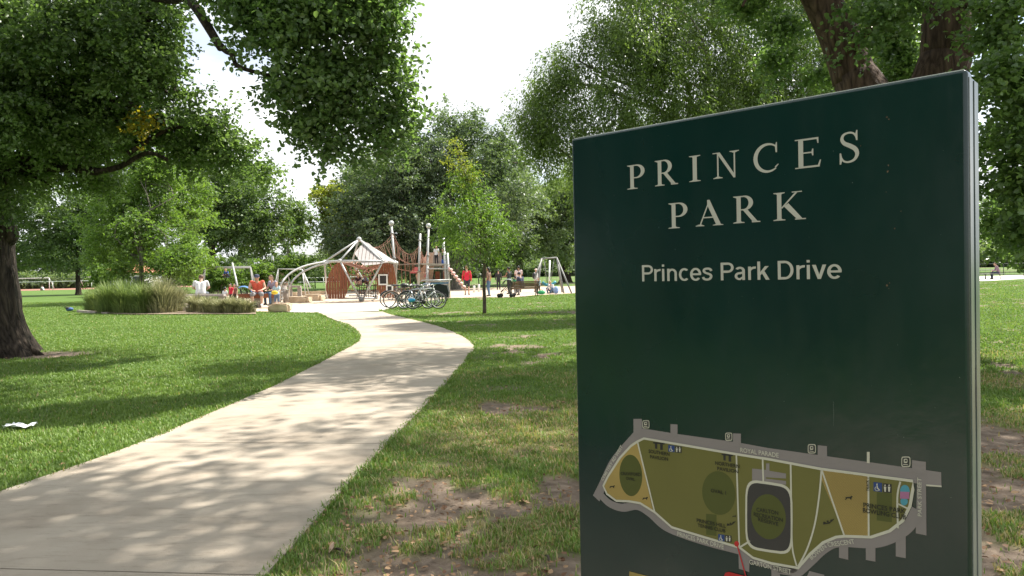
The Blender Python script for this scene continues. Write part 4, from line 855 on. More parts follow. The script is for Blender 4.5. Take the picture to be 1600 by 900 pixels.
for u in range(1160, 1900, 38): dist(u + gf.normal() * 8, 185 + 40 * gf.random(), 1.0 + .4 * gf.random(), int(gf.integers(3)))
for u in range(-500, -100, 70): dist(u, 160 + 30 * gf.random(), .9 + .3 * gf.random(), int(gf.integers(3)))
for u in range(-80, 560, 24): dist(u + gf.normal() * 5, 158 + 8 * gf.random(), .6 + .3 * gf.random(), 3)
for u in range(560, 1180, 24): dist(u + gf.normal() * 5, 190 + 10 * gf.random(), .8 + .35 * gf.random(), 3)
for u in range(1440, 1840, 26): dist(u + gf.normal() * 5, 178 + 8 * gf.random(), .8 + .35 * gf.random(), 3)
LOOK = ("mid green tree", "grey green tree", "dark green tree", "low grey green shrub")
for u, y, s, kind in spots:
    o = protos[kind] if first[kind] else copy_tree(protos[kind]); first[kind] = False
    area = 'beyond the court at the far left' if u < 330 else 'far behind the playground' if u < 1000 else 'far beyond the right side of the sign'
    o['label'] = LOOK[kind] + ' in the distant line ' + area; o['group'] = LOOK[kind] + 's ' + area
    o.location = (gx_(u, y=y), y, 0); o.rotation_euler[2] = gf.random() * 6.28; o.scale = (s * (1 + .2 * gf.random()), s * (1 + .2 * gf.random()), s)
# a few near the right behind the sign
tree("mid green tree far across the lawn right of the sign above the picnic table", gx_(1600, y=95), 95, 12, 7, 2.0, .4, LF_MID, BK_ELM, 26000, .34, 130, nb=16, csd=.5)
# unseen trees added behind and left of the camera to darken the sign's reflection
tree("leafy park tree standing behind the photographer, seen mirrored in the sign", -9.5, -3.2, 11, 5, 1.6, .4, LF_ELM, BK_ELM, 30000, .2, 140, nb=16, csd=.4)
for q_, (x_, y_) in enumerate(((-20, -3), (-24, -13), (-17, 2.5))): tree("unseen low boughed tree added left of the camera to darken reflections, " + ("first", "second", "third")[q_] + " from the path", x_, y_, 12, 6.5, .3, .4, LF_ELM, BK_ELM, 16000, .32, 150 + q_, nb=16, csd=.5, gap=.3)
tree("broad park tree left of the path near the photographer, seen mirrored in the sign", -13, -9.5, 12, 6, 1.8, .4, LF_MID, BK_ELM, 26000, .22, 142, nb=16, csd=.4)
# ================================================================== PLAYGROUND
STEEL = mat("galvanised_steel", (.44, .44, .43), .45, metal=.25, var=.1, scale=8); STEELD = mat("weathered_steel", (.20, .20, .19), .6, var=.15)
WOODR = mat("red_timber", (.17, .050, .022), .75, two=(.27, .095, .042), scale=5, stretch=(6, 6, 1)); WOODP = mat("pale_timber", (.30, .26, .25), .75, two=(.42, .38, .36), scale=5, stretch=(6, 6, 1))
WOODG = mat("grey_timber", (.20, .17, .145), .85, two=(.32, .28, .24), scale=5); ROPE = mat("red_rope", (.34, .17, .12), .85, var=.2); ROPEP = mat("pink_rope", (.5, .24, .2), .85)
BLK = mat("black_rubber", (.015, .015, .016), .6); WHITE = mat("white_paint", (.72, .72, .70), .5, var=.05); REDP = mat("faded_red_panel", (.55, .13, .13), .6); TAN = mat("tan_panel", (.45, .30, .21), .7); DKW = mat("dark_panel", (.03, .028, .026), .7)
STONE = mat("sandstone", (.34, .25, .16), .9, two=(.50, .40, .28), scale=2.2, bump=1.0, bscale=6); TEAL = mat("teal_seat", (.02, .2, .26), .5)
def tub(name, m, parent, runs, r, seg=7):
    mb = MB()
    for q in runs: mb.tube(q, r, seg)
    return mb.build(name, m, parent)
def roof_face(name, a, b, c, n, m, parent, fill=.78, t=.03):
    a, b, c = map(lambda q: np.array(q, float), (a, b, c)); nn = np.cross(b - a, c - a); nn /= np.linalg.norm(nn); mb = MB(); up_ = a - (b + c) / 2
    for k in range(n):
        u0, u1 = (k + (1 - fill) / 2) / n, (k + (1 + fill) / 2) / n; h = lambda u: min(2 * u, 2 * (1 - u)) * .97
        p0, p1 = b + (c - b) * u0, b + (c - b) * u1; q = [p0, p1, p1 + up_ * h(u1)] + ([b + (c - b) * .5 + up_ * .97] if u0 < .5 < u1 else []) + [p0 + up_ * h(u0)]; o = nn * (t / 2); j = len(q)
        mb.add([x + o for x in q] + [x - o for x in q], [tuple(range(j)), tuple(range(2 * j - 1, j - 1, -1))] + [(i, (i + 1) % j, j + (i + 1) % j, j + i) for i in range(j)])
    return mb.build(name, m, parent)
# ---- dome climber: nodes measured on its front, the back ones mirror them
fc = G(565, 470); Yf = fc[1]
N = dict(apex=P(561, 374, 39.9), L=P(507, 409, 39.2), FL=P(531, 407.5, 38.2), FR=P(598, 408, 38.2), Rr=P(619.5, 411, 39.4), footL=G(511, 467), footF=G(565, 471.5), footR=G(617.5, 466))
N['BL'] = N['FL'] + [-.1, 3.4, 0]; N['BR'] = N['FR'] + [.1, 3.4, 0]; N['footB'] = N['footF'] + [0, 3.9, 0]; N['apex'] = (N['FL'] + N['BR']) / 2 + [0, 0, 1.14]; N['apex'][0] = P(561, 374, 39.9)[0]; N['apex'][2] = P(561, 374, 39.9)[2]
dome = thing("climbing_dome", "steel climbing dome with a slatted peaked roof and red timber shields at the path's end", "climbing frame", tuple(fc + [0, 1.8, 0]))
for a, b in (('L', 'footL'), ('FL', 'footF'), ('FR', 'footF'), ('Rr', 'footR'), ('BL', 'footB'), ('BR', 'footB'), ('L', 'FL'), ('FL', 'FR'), ('FR', 'Rr'), ('L', 'BL'), ('BL', 'BR'), ('BR', 'Rr'), ('apex', 'L'), ('apex', 'FL'), ('apex', 'FR'), ('apex', 'Rr'), ('apex', 'BL'), ('apex', 'BR')):
    tub("pole", STEEL, dome, [[N[a], N[b]]], .05)
for k in ('footL', 'footF', 'footR', 'footB'):
    mb = MB(); mb.ell(N[k] + [0, 0, .13], .16); mb.build("ball_foot", STEELD, dome)
for k in ('apex', 'L', 'FL', 'FR', 'Rr', 'BL', 'BR'):
    mb = MB(); mb.ell(N[k], .105 if k != 'apex' else .14); mb.build("ball_joint", STEEL, dome)
def slats(name, a, b, c, n, m, parent, fill=.72, t=.03, inset=.0, off=0.0):
    """slats running from the edge b-c up toward a"""
    a, b, c = map(lambda q: np.array(q, float), (a, b, c)); nn = np.cross(b - a, c - a); nn /= np.linalg.norm(nn); mb = MB()
    for k in range(n):
        u0, u1 = (k + (1 - fill) / 2) / n, (k + (1 + fill) / 2) / n; p0, p1 = b + (c - b) * u0, b + (c - b) * u1; q0, q1 = p0 + (a - p0) * .93, p1 + (a - p1) * .93; o = nn * (t / 2); f = nn * off
        mb.add([p0 + o + f, p1 + o + f, q1 + o + f, q0 + o + f, p0 - o + f, p1 - o + f, q1 - o + f, q0 - o + f], [(0, 1, 2, 3), (7, 6, 5, 4), (0, 4, 5, 1), (1, 5, 6, 2), (2, 6, 7, 3), (3, 7, 4, 0)])
    return mb.build(name, m, parent)
roof_face("roof_slats", N['apex'] + [.04, -.02, 0], N['FR'] + [.1, -.04, .02], N['Rr'] + [0, -.05, .02], 6, WOODP, dome, fill=.85)
def shield(px, y, n, name, m, tilt=0.0, slant=0.0):
    pts = [P(u, v, y) for u, v in px]; xs = np.array([p[0] for p in pts]); zs = np.array([p[2] for p in pts]); x0, x1 = xs.min(), xs.max(); mb = MB(); w = (x1 - x0) / n
    for k in range(n):
        a, b = x0 + k * w + w * .07, x0 + (k + 1) * w - w * .07
        def span(x):
            z = []
            for i in range(len(pts)):
                j = (i + 1) % len(pts)
                if (xs[i] - x) * (xs[j] - x) <= 0 and xs[i] != xs[j]: z.append(zs[i] + (zs[j] - zs[i]) * (x - xs[i]) / (xs[j] - xs[i]))
            return (min(z), max(z)) if len(z) > 1 else (0, 0)
        (l0, h0), (l1, h1) = span(a + .004), span(b - .004)
        if h0 - l0 < .1 and h1 - l1 < .1: continue
        zl = zs.min(); ff = lambda x, z, e: (x + slant * (z - zl) / max(.01, zs.max() - zl), y + (z - zl) * tilt + e, z)
        mb.add([ff(a, l0, 0), ff(b, l1, 0), ff(b, h1, 0), ff(a, h0, 0), ff(a, l0, .04), ff(b, l1, .04), ff(b, h1, .04), ff(a, h0, .04)], [(0, 1, 2, 3), (7, 6, 5, 4), (0, 4, 5, 1), (1, 5, 6, 2), (2, 6, 7, 3), (3, 7, 4, 0)])
    return mb.build(name, m, dome)
shield([(509, 448), (513, 430), (521, 415), (529, 410), (540, 414), (546, 428), (547, 444), (538, 467), (511, 467)], 39.0, 9, "timber_shield", WOODR)
rs_ = shield([(588, 450), (590, 428), (597, 412), (606, 411), (616, 415), (619, 440), (618, 465), (597, 466)], 39.15, 8, "timber_shield", WOODR)
shield([(550, 395), (558, 381), (566, 375.5), (574, 381), (606, 409), (590, 413), (567, 415)], 37.9, 9, "roof_slats", WOODP, 1.45, -.16)
for (u0, v0, u1, v1) in ((592.5, 429.5, 604.5, 444.5), (604.5, 446, 613, 455)):
    a = P(u0, v1, 39.08); b = P(u1, v0, 39.08); mb = MB(); w_ = .075; cx, cz = (a[0] + b[0]) / 2, (a[2] + b[2]) / 2
    mb.box((cx, 39.08, a[2]), (b[0] - a[0] + w_, .05, w_)).box((cx, 39.08, b[2]), (b[0] - a[0] + w_, .05, w_)).box((a[0], 39.075, cz), (w_, .05, b[2] - a[2])).box((b[0], 39.075, cz), (w_, .05, b[2] - a[2]))
    f_ = mb.build("window", WHITE, dome); m2 = MB(); m2.box((cx, 39.12, cz), (b[0] - a[0], .03, b[2] - a[2])); m2.build("pane", DKW, f_)
tub("rail", STEEL, dome, [[P(528, 466, 39.2), P(548, 466, 39.2), P(590, 466, 39.2)], [P(545, 462, 41.5), P(590, 462, 41.5)]], .045)
# rope net inside
gN = np.random.default_rng(9); runs = []
for k in range(11):
    t = k / 10; a = N['FL'] * (1 - t) + N['FR'] * t + [0, .4, -.1]; b = N['BL'] * (1 - t) + N['BR'] * t + [0, -.3, -.15 + .3 * math.sin(k)]; m_ = (a + b) / 2 + [0, 0, -.35 * math.sin(math.pi * t)]; runs.append([a, m_, b])
for k in range(7):
    t = k / 6; a = N['FL'] * (1 - t) + N['BL'] * t; b = N['FR'] * (1 - t) + N['BR'] * t; runs.append([a + [.1, 0, -.12], (a + b) / 2 + [0, 0, -.42], b + [-.1, 0, -.12]])
for k in range(10): a = P(548 + k * 5, 412 + gN.random() * 6, 39.6); b = P(548 + k * 5 + gN.normal() * 9, 448 + gN.random() * 12, 40.3); runs.append([a, (a + b) / 2 + [0, .2, 0], b])
for k in range(5): runs.append([P(545, 420 + k * 8, 40.2), P(568, 426 + k * 8, 40.2), P(592, 419 + k * 8, 40.2)])
for k in range(4): runs.append([P(514 + 2 * k, 410 + k * 4, 39.4), P(526 + k, 430 + 3 * k, 40.4)])
tub("rope_net", ROPE, dome, runs, .022, 5)
bk = MB(); V = [P(u, v, 40.6) for u, v in ((556, 448), (562, 444), (582, 444), (590, 450), (588, 468), (560, 466))]
for k in range(9):
    u = 558 + k * 3.6; bk.bar(P(u, 447, 40.2), P(u, 466, 40.0), .035, .03)
for v in (446, 453, 459, 465): bk.bar(P(556, v, 40.15), P(590, v, 40.15), .03, .04)
bk.build("net_basket", BLK, dome)
# arched ladder
ar = thing("arched_ladder", "pair of curved white steel rails arching down to the left from the climbing dome", "climbing arch", tuple(G(445, 470)))
A1 = spline([G(438, 472) + [0, 0, 0], P(438, 449, 37.3), P(445, 435, 37.5), P(458, 424, 37.8), P(478, 415, 38.3), P(507, 409, 39.0)], 24)
A2 = spline([G(452, 469), P(452, 451, 38.9), P(458, 438, 38.9), P(470, 427, 38.9), P(490, 417, 38.9), P(519, 409, 38.9)], 24)
tub("rail", STEEL, ar, [A1], .05); tub("rail", STEEL, ar, [A2], .05)
for k in range(4, 23, 3): tub("rung", STEELD, ar, [[A1[k], A2[k]]], .03, 5)
# ---- masts and rope bridge
def mast(lb, u0, v0, u1, v1, y, ball, collars, r=.066):
    b = G(u0, v0) if v0 > 440 and y is None else P(u0, v0, y); b = np.array(b); b[2] = 0; t = P(u1, v1, b[1]); o = thing("mast", lb, "play mast", tuple(b)); mb = MB(); mb.tube([b, t], [r * 1.1, r * .9], 10); mb.build("pole", STEEL, o)
    if ball: mb = MB(); mb.ell(t + [0, 0, .08], .15); mb.build("ball_finial", STEEL, o)
    for c in collars: q = b + (t - b) * c; mb = MB(); mb.tube([q - (t - b) * .008, q + (t - b) * .012], r * 1.7, 10); mb.build("collar", STEELD, o)
    return b, t
MA = mast("leaning ball topped steel mast beside the right end of the climbing dome", 621, 462, 611.5, 351, 41.0, True, (.55, .88))
MB_ = mast("shorter plain steel mast in the middle of the rope bridge", 653, 460, 656.5, 365, 41.0, False, (.42, .9))
MC = mast("ball topped steel mast at the left corner of the play tower", 666, 460, 669.5, 355, 42.5, True, (.6, .36))
rb = thing("rope_bridge", "red rope net bridge strung between the steel masts", "rope bridge", tuple(P(636, 430, 41.2) * [1, 1, 0]))
runs = []
def at_(m, f): return m[0] + (m[1] - m[0]) * f
def sag(a, b, s, n=9): a, b = np.array(a), np.array(b); return [a + (b - a) * t - [0, 0, s * 4 * t * (1 - t)] for t in np.linspace(0, 1, n)]
gl_ = []
for off in (-.35, .35):
    o3 = np.array([0, off, 0])
    t1 = sag(at_(MA, .88) + o3, at_(MB_, .80) + o3, .75); t2 = sag(at_(MA, .62) + o3, at_(MB_, .55) + o3, .25); b1 = sag(at_(MA, .42) + o3, at_(MB_, .42) + o3, .05)
    t3 = sag(at_(MB_, .80) + o3, at_(MC, .66) + o3, .5); b3 = sag(at_(MB_, .42) + o3, at_(MC, .36) + o3, .05); t4 = sag(at_(MA, .85) + o3, N['apex'] + o3, .55); b4 = sag(at_(MA, .5) + o3, N['Rr'] * .6 + N['apex'] * .4 + o3, .2)
    runs += [t1, t2, b1, t3, b3, t4, b4]
    for A_, B_ in ((t1, b1), (t3, b3), (t4, b4)):
        for k in range(1, 8):
            runs.append([A_[k], B_[min(8, max(0, k + int(gN.integers(-1, 2))))]])
tub("net", ROPE, rb, runs, .0095, 4)
mb = MB(); mb.bar(P(620, 413.5, 41), P(654, 412.5, 41), .5, .07).bar(P(655, 412.5, 41), P(690, 413, 42), .5, .07); mb.build("deck", WOODG, rb)
runs = [sag(at_(MB_, .42) + [.1, 0, 0], P(636, 430, 41), 0, 3)]; mb = MB()
for u in (627, 633, 640): mb.tube([P(u, 413, 41), P(u + 1, 435, 41), P(u, 460, 41) * [1, 1, 0]], .02, 5)
mb.build("hanging_rope", ROPE, rb)
# ---- play tower
tw = thing("play_tower", "steel and timber play tower with a grey wall panel, right of the masts", "play tower", tuple(P(684, 460, 42.5) * [1, 1, 0]))
for u, u2, v1, y in ((698, 694.5, 393, 42.4), (702, 699, 395, 42.4), (667, 668, 412, 42.4), (695, 693, 372, 44.4), (671, 671, 412, 44.4)):
    b = P(u, 460, y) * [1, 1, 0]; tub("post", STEEL, tw, [[b, P(u2, v1, y)]], .075)
mb = MB(); y0 = 42.5
a, b = P(668, 440, y0), P(699, 440, y0); 
mb.box(((a[0] + b[0]) / 2, 43.5, a[2]), (b[0] - a[0], 2.0, .08)); mb.box(((a[0] + b[0]) / 2, 43.5, P(680, 414, y0)[2] - .03), (b[0] - a[0], 2.0, .07)); mb.build("deck", WOODG, tw)
for v in (413, 420, 439): tub("rail", STEEL, tw, [[P(668, v, 42.35), P(701, v, 42.35)]], .045)
q = [P(u, v, 44.0) for u, v in ((668, 394), (692, 395), (692, 413), (668, 413))]; mb = MB(); mb.add(q + [p + [0, .05, 0] for p in q], [(0, 1, 2, 3), (7, 6, 5, 4), (0, 4, 5, 1), (1, 5, 6, 2), (2, 6, 7, 3), (3, 7, 4, 0)]); mb.build("wall_panel", WOODG, tw)
def plate(px, y, m, name, par, t=.05):
    q = [P(u, v, y) for u, v in px]; n = len(q); mb = MB(); mb.add(q + [p + [0, t, 0] for p in q], [tuple(range(n)), tuple(range(n, 2 * n))[::-1]] + [(k, (k + 1) % n, n + (k + 1) % n, n + k) for k in range(n)]); return mb.build(name, m, par)
plate([(660, 412), (667, 395), (676, 395), (676, 413)], 43.4, TAN, "tan_panel", tw)
plate([(649, 430), (663, 414), (678, 416), (676, 436), (662, 440), (652, 440)], 43.0, TAN, "tan_panel", tw)
plate([(640, 427), (648, 417), (655, 418), (651, 427)], 42.8, REDP, "red_awning", tw); plate([(662, 433), (667, 425), (671, 426), (669, 433)], 42.8, REDP, "red_awning", tw)
for u0, u1, m_ in ((674, 678, DKW), (680, 687, WOODR), (689, 692, DKW), (692.5, 697, WOODR)): plate([(u0, 424), (u1, 424), (u1, 438.5), (u0, 438.5)], 43.8, m_, "lower_panel", tw)
# ---- padded chain climber on the right of the tower
cc = thing("chain_ladder", "sloping pink rope and stepping pad ladder coming down from the right side of the tower", "rope ladder", tuple(P(725, 452, 42.5) * [1, 1, 0]))
c0, c1 = P(701, 418, 42.4), P(727, 452, 42.0); mb = MB()
for s_ in (-.12, .12): mb.tube([c0 + [0, s_, 0], c1 + [0, s_, 0]], .035, 5)
mb.build("rope", ROPEP, cc); mb = MB()
for k in range(6): q = c0 + (c1 - c0) * (k + .7) / 6.4; mb.ell(q, (.14, .16, .10))
mb.build("pads", mat("pad_pink", (.6, .42, .38), .7), cc)
# rail and small steel benches in front of the tower
# ---- swing frames
def aframe(nm, lb, a, b, y, dy, r=.06, m=STEEL, mid=()):
    """a, b: measured ends of the cross bar; splayed legs"""
    A_, B_ = P(*a, y), P(*b, y); o = thing("swing_frame", lb, "swing frame", ((A_[0] + B_[0]) / 2, y, 0)); tub("crossbar", m, o, [[A_, B_]], r)
    for q, s_ in ((A_, -1), (B_, 1)):
        for d in (-dy, dy): tub("leg", m, o, [[q, (q[0] + s_ * .35, q[1] + d, 0)]], r)
    return o, A_, B_
o, A_, B_ = aframe(0, "silver swing frame with a small crossbar behind the tall grass bed on the left", (320, 418), (391, 417), 46, .35, .05, STEELD)
tub("hanger", STEELD, o, [[P(352, 418, 46), P(355, 431, 46)], [P(360, 418, 46), P(360, 431, 46)]], .015, 4); tub("brace", STEEL, o, [[P(363, 411, 45.9), P(371, 447, 44)]], .055); mb = MB(); mb.tube([P(321, 419.5, 45.5), P(390, 418.5, 45.5)], .035, 5); mb.build("lower_rail", STEELD, o)
o, A_, B_ = aframe(0, "thin white swing frame seen behind the curved arches", (435, 420), (472, 421), 52, .5, .035)
tub("far_brace", STEEL, o, [[P(472, 421, 52), P(485, 450, 51)]], .05)
o, A_, B_ = aframe(0, "grey timber swing frame with splayed legs at the right edge of the playground", (846, 404), (870, 402.5), 47, .8, .05, STEELD)
tub("prop", STEELD, o, [[P(870, 403, 47), P(893, 447, 45.5) * [1, 1, 0]], [P(847, 404, 47), P(835, 436, 46)]], .05); mb = MB(); mb.tube([P(859, 407, 46.6), P(858, 447, 46.2)], .05, 8); mb.build("white_post", WHITE, o)
tub("chain", STEELD, o, [[P(850, 404, 47), P(854, 440, 46.8)], [P(866, 404, 47), P(860, 441, 46.8)]], .02, 4)
mb = MB(); mb.tube(spline([P(848, 441, 46.7), P(853, 445, 46.6), P(862, 445, 46.6), P(868, 440, 46.7)], 8), .09, 8); mb.build("swing_seat", TEAL, o)
# ---- stump posts
for lb, u, v, h in (("short white stump post left of the pair in front of the red sweater man", 741, 457, .48), ("taller white stump post of the pair to the right of the red sweater man", 748.5, 456, .55)):
    b = G(u, v); o = thing("stump_post", lb, "post", tuple(b)); mb = MB(); mb.tube([b - [0, 0, .05], b + [0, 0, h - .04], b + [0, 0, h]], [.085, .08, .06], 12); mb.build("post_body", WHITE, o)
# ---- timber seating and retaining edge
def beam(lb, a, b, y0, y1, w, h, m, nm="timber_beam", legs=True, cat="timber bench"):
    A_, B_ = P(*a, y0), P(*b, y1); o = thing(nm, lb, cat, ((A_[0] + B_[0]) / 2, (A_[1] + B_[1]) / 2, 0)); mb = MB(); mb.bar(A_, B_, w, h); mb.build("seat", m, o)
    if legs:
        for t in (.06, .5, .94): q = A_ + (B_ - A_) * t; mb = MB(); mb.box((q[0], q[1], q[2] / 2 - h * .2), (.22, w * .7, q[2] - h * .6)); mb.build("leg", WOODG, o)
    return A_, B_
beam("long red timber seat beam behind the low shrubs where the man in orange sits", (372, 463), (432, 461.5), 33.6, 34.2, .45, .20, WOODR)
beam("weathered timber beam along the top of the grass bed under the white shirted person", (258, 462), (352, 461), 34.6, 34.4, .35, .10, WOODP)
beam("low timber edging plank in the grass left of the tall tussocks", (122, 486), (170, 490), 33.0, 31.3, .12, .10, WOODG, "timber_edging", False, "edging")
beam("grey timber rail beyond the seat by the curved arches", (436, 447), (470, 448), 44, 44, .3, .12, WOODG)
b_ = G(448, 474); o = thing("timber_post", "leaning grey timber post beside the sandstone block", "post", tuple(b_)); mb = MB(); mb.tube([b_, P(444, 447.5, b_[1])], .13, 10); mb.build("post_body", WOODG, o)
mb = MB(); mb.box(P(290, 484, 32.0) * [1, 1, 0] + [0, 0, .1], (.9, .5, .2)); mb.box(P(291, 482, 32.5) * [1, 1, 0] + [0, 0, .2], (.8, .4, .2)); tagp(mb.build("stone_step", pale), "pale stone step in the gap between the tall tussocks", "step")
# ---- sandstone blocks
def boulder(lb, u, v, w, h, d, seed, grp=None):
    b = G(u, v); bm = bmesh.new(); bmesh.ops.create_cube(bm, size=1); bmesh.ops.bevel(bm, geom=list(bm.edges), offset=.12, segments=2, affect='EDGES'); bmesh.ops.subdivide_edges(bm, edges=bm.edges, cuts=2, use_grid_fill=True)
    P_ = np.array([v_.co[:] for v_ in bm.verts]); n_ = (fbm(P_ * 2.4 + seed * 5, seed, 4) - .5)
    for v_, q in zip(bm.verts, n_): v_.co = v_.co * (1 + q * .38); v_.co.x *= w; v_.co.y *= d; v_.co.z = (v_.co.z + .47) * h
    me = bpy.data.meshes.new("sandstone_block"); bm.to_mesh(me); bm.free(); me.materials.append(STONE); o = bpy.data.objects.new("sandstone_block", me); COL.objects.link(o); o.location = b; o.rotation_euler[2] = (seed * .37) % .5 - .25
    tagp(o, lb, "stone block", "sandstone blocks round the playground")
boulder("squared sandstone block at the lawn's edge, nearest of the stones", 438, 487.5, .82, .36, .6, 1)
boulder("low flat sandstone boulder left of the dome between the arches", 466, 473, 1.3, .34, .8, 2); boulder("small sandstone boulder touching the dome's left foot", 491, 470, 1.1, .38, .8, 3)
boulder("long pale sandstone slab in the row behind the arches", 485, 461, 1.9, .3, .9, 4); boulder("sandstone slab behind the curved rails, leftmost of the back row", 455, 463, 1.3, .3, .8, 5); boulder("wide sandstone slab behind the dome's left foot", 510, 459.5, 1.8, .28, .9, 6)
# ---- tussock planting
TUS = leafmat("tussock_blade", (.09, .15, .04), (.24, .30, .11), .35, .6, back=(1.3, 1.3, .9)); TUD = leafmat("tussock_dry", (.16, .18, .08), (.42, .40, .24), .3, .7, back=(1.1, 1.1, .9))
def tussock(n, h, sp, seed, m, stiff=.5):
    g = np.random.default_rng(seed); a = g.random(n) * 6.283; sh_ = g.random(n) < .3; r0 = sp * np.where(sh_, .75, .34) * np.sqrt(g.random(n)); L_ = h * (.35 + .95 * g.random(n) ** 1.3) * np.where(sh_, .5, 1); out = sp * (.1 + .9 * g.random(n)) * 1.15 * np.clip(L_ / h, .45, 1.2); b0 = np.c_[r0 * np.cos(a), r0 * np.sin(a)]; d = np.c_[np.cos(a + g.normal(size=n) * .4), np.sin(a + g.normal(size=n) * .4)]
    s = np.c_[-d[:, 1], d[:, 0]]; V = []
    for t, w in ((0, .010), (.4, .011), (.75, .008), (1.0, .002)):
        q = b0 + d * (out * t ** 1.6)[:, None]; z = L_ * (t * 1.3 - .42 * t * t * (1 + .5 * out / sp)) ; V += [np.c_[q - s * w, z], np.c_[q + s * w, z]]
    V = np.stack(V, 1); b = np.arange(n)[:, None] * 8; Q = np.concatenate([np.concatenate([b + 2 * k, b + 2 * k + 1, b + 2 * k + 3, b + 2 * k + 2], 1) for k in range(3)], 1).reshape(-1, 4)
    return V.reshape(-1, 3), Q, np.repeat(g.random(n), 3)
def make_tuss(lb, u, v, h, sp, seed, m, n=1500):
    V, Q, t = tussock(n, h, sp, seed, m); o = npmesh("grass_tussock", V, Q, m, tint=t); p = G(u, v); o.location = (p[0], p[1], 0); return tagp(o, lb, "grass tussock", "grass tussocks in the planting bed")
TS = [(150, 486, .95, .6, TUS, "round green tussock at the far left end of the grass bed"), (172, 489, 1.05, .75, TUS, "second tussock from the left, spilling onto the lawn"), (200, 489, 1.15, .8, TUS, "tall green tussock third from the left in the bed"), (228, 489.5, 1.2, .8, TUS, "tallest middle tussock of the grass bed"), (255, 489, 1.1, .75, TUD, "straw coloured tussock right of the tallest one"), (276, 487, .9, .5, TUD, "dry tussock beside the pale stone step"),
      (160, 477, .95, .7, TUS, "tussock in the bed's second row at the left"), (190, 476, 1.1, .8, TUS, "tussock in the second row behind the tall green one"), (222, 475, 1.15, .8, TUS, "tussock in the second row at the bed's middle"), (250, 474, 1.15, .8, TUS, "back tussock left of the white shirted person"), (285, 474, .95, .7, TUS, "back tussock in front of the timber beam"),
      (306, 488, .75, .5, TUD, "low brown tussock just right of the stone step"), (326, 489, .72, .5, TUD, "low brown tussock below the white shirted person"), (346, 489.5, .70, .5, TUD, "low straw tussock below the children"), (364, 489.5, .66, .48, TUD, "low mixed tussock below the stroller"), (384, 489.5, .62, .5, TUD, "last dry tussock at the right end of the bed"), (316, 480, .8, .5, TUS, "green tussock in the second row under the beam"), (142, 470, .8, .6, TUS, "small back tussock at the bed's left corner"), (340, 478, .7, .5, TUS, "green tussock in the second row near the children")]
for i, (u, v, h, sp, m_, lb) in enumerate(TS): make_tuss(lb, u, v, h * (1.28 if i < 11 else 1.0) * (.85 + .3 * ((i * 37) % 10) / 10), sp * 1.0, 200 + i, m_, 1900 if i < 6 else 1300)
BED = mat("bed_soil", (.16, .12, .08), .95, two=(.26, .2, .14), scale=6); bdm = MB(); bdm.add([(*G(u, v)[:2], .03) for u, v in ((138, 489), (200, 492), (300, 491.5), (400, 491.5), (400, 478), (250, 468), (140, 468))], [tuple(range(7))]); tagp(bdm.build("planting_bed", BED), kind='structure')

# ---- light pole, buildings, fences, goals
b = P(427, 440, 95) * [1, 1, 0]; o = thing("light_pole", "tall grey light pole rising behind the seated group on the left", "light pole", tuple(b)); mb = MB(); mb.tube([b, [b[0], b[1], 6.0]], [.2, .15], 10); mb.build("pole", STEEL, o); mb = MB(); mb.box((b[0], b[1], 6.05), (.5, .3, .14)); mb.build("lamp_head", STEELD, o)
BRICK = mat("brown_brick", (.17, .09, .07), .85, two=(.24, .13, .10), scale=10); TILE = mat("terracotta_roof", (.40, .16, .09), .8); CREAMW = mat("cream_wall", (.55, .52, .50), .8); GLS = mat("dark_glass", (.02, .025, .03), .15)
def house(lb, u, y, w, d, h, wm, rm, rh, nwin, name="pavilion"):
    x = P(u, 425, y)[0]; o = thing(name, lb, "building", (x, y, 0)); mb = MB(); mb.box((x, y, h / 2), (w, d, h)); mb.build("wall", wm, o); mb = MB(); e = .5
    V = [(x - w / 2 - e, y - d / 2 - e, h), (x + w / 2 + e, y - d / 2 - e, h), (x + w / 2 + e, y + d / 2 + e, h), (x - w / 2 - e, y + d / 2 + e, h), (x - w / 4, y, h + rh), (x + w / 4, y, h + rh)]
    mb.add(V, [(0, 1, 5, 4), (1, 2, 5), (2, 3, 4, 5), (3, 0, 4), (3, 2, 1, 0)]); mb.build("roof", rm, o)
    for k in range(nwin):
        xx = x - w / 2 + w * (k + .5) / nwin; mb = MB(); mb.box((xx, y - d / 2 - .03, h * .55), (w / nwin * .45, .08, h * .42)); mb.build("window", GLS, o)
house("low cream pavilion with a terracotta roof far beyond the grass bed on the left", 205, 118, 7, 6, 2.6, CREAMW, TILE, 1.3, 3)
house("flat roofed brown brick block behind the light pole", 420, 120, 5.5, 5, 2.5, BRICK, STEELD, .2, 1)
house("dark brick building under the trees far away at the right edge", 1590, 230, 22, 10, 5.0, BRICK, STEELD, .6, 6)
def fence(lb, u0, u1, y, h, step, m, rails=(1.0,), mesh=False, r=.03, cat="fence"):
    x0, x1 = P(u0, 425, y)[0], P(u1, 425, y)[0]; o = thing("fence", lb, cat, ((x0 + x1) / 2, y, 0)); n = max(2, int((x1 - x0) / step)); mb = MB()
    for k in range(n + 1): x = x0 + (x1 - x0) * k / n; mb.tube([(x, y, 0), (x, y, h)], r, 5)
    mb.build("posts", m, o); mb = MB()
    for q in rails: mb.tube([(x0, y, h * q), (x1, y, h * q)], r * .8, 5)
    mb.build("rail", m, o)
    if mesh:
        mb = MB()
        for k in range(int((x1 - x0) / .5)): mb.tube([(x0 + k * .5, y, .05), (x0 + k * .5, y, h)], .006, 3)
        mb.build("mesh_wires", m, o)
FB = mat("fence_black", (.02, .025, .022), .6)
fence("black mesh fence along the far oval right of the sign", 1440, 1760, 75, 1.15, 4.0, FB, (1.0, .04), True, .035)
fence("black mesh fence across the field behind the bench and swing", 700, 1010, 78, 1.15, 3.4, FB, (1.0, .04), True, .03)
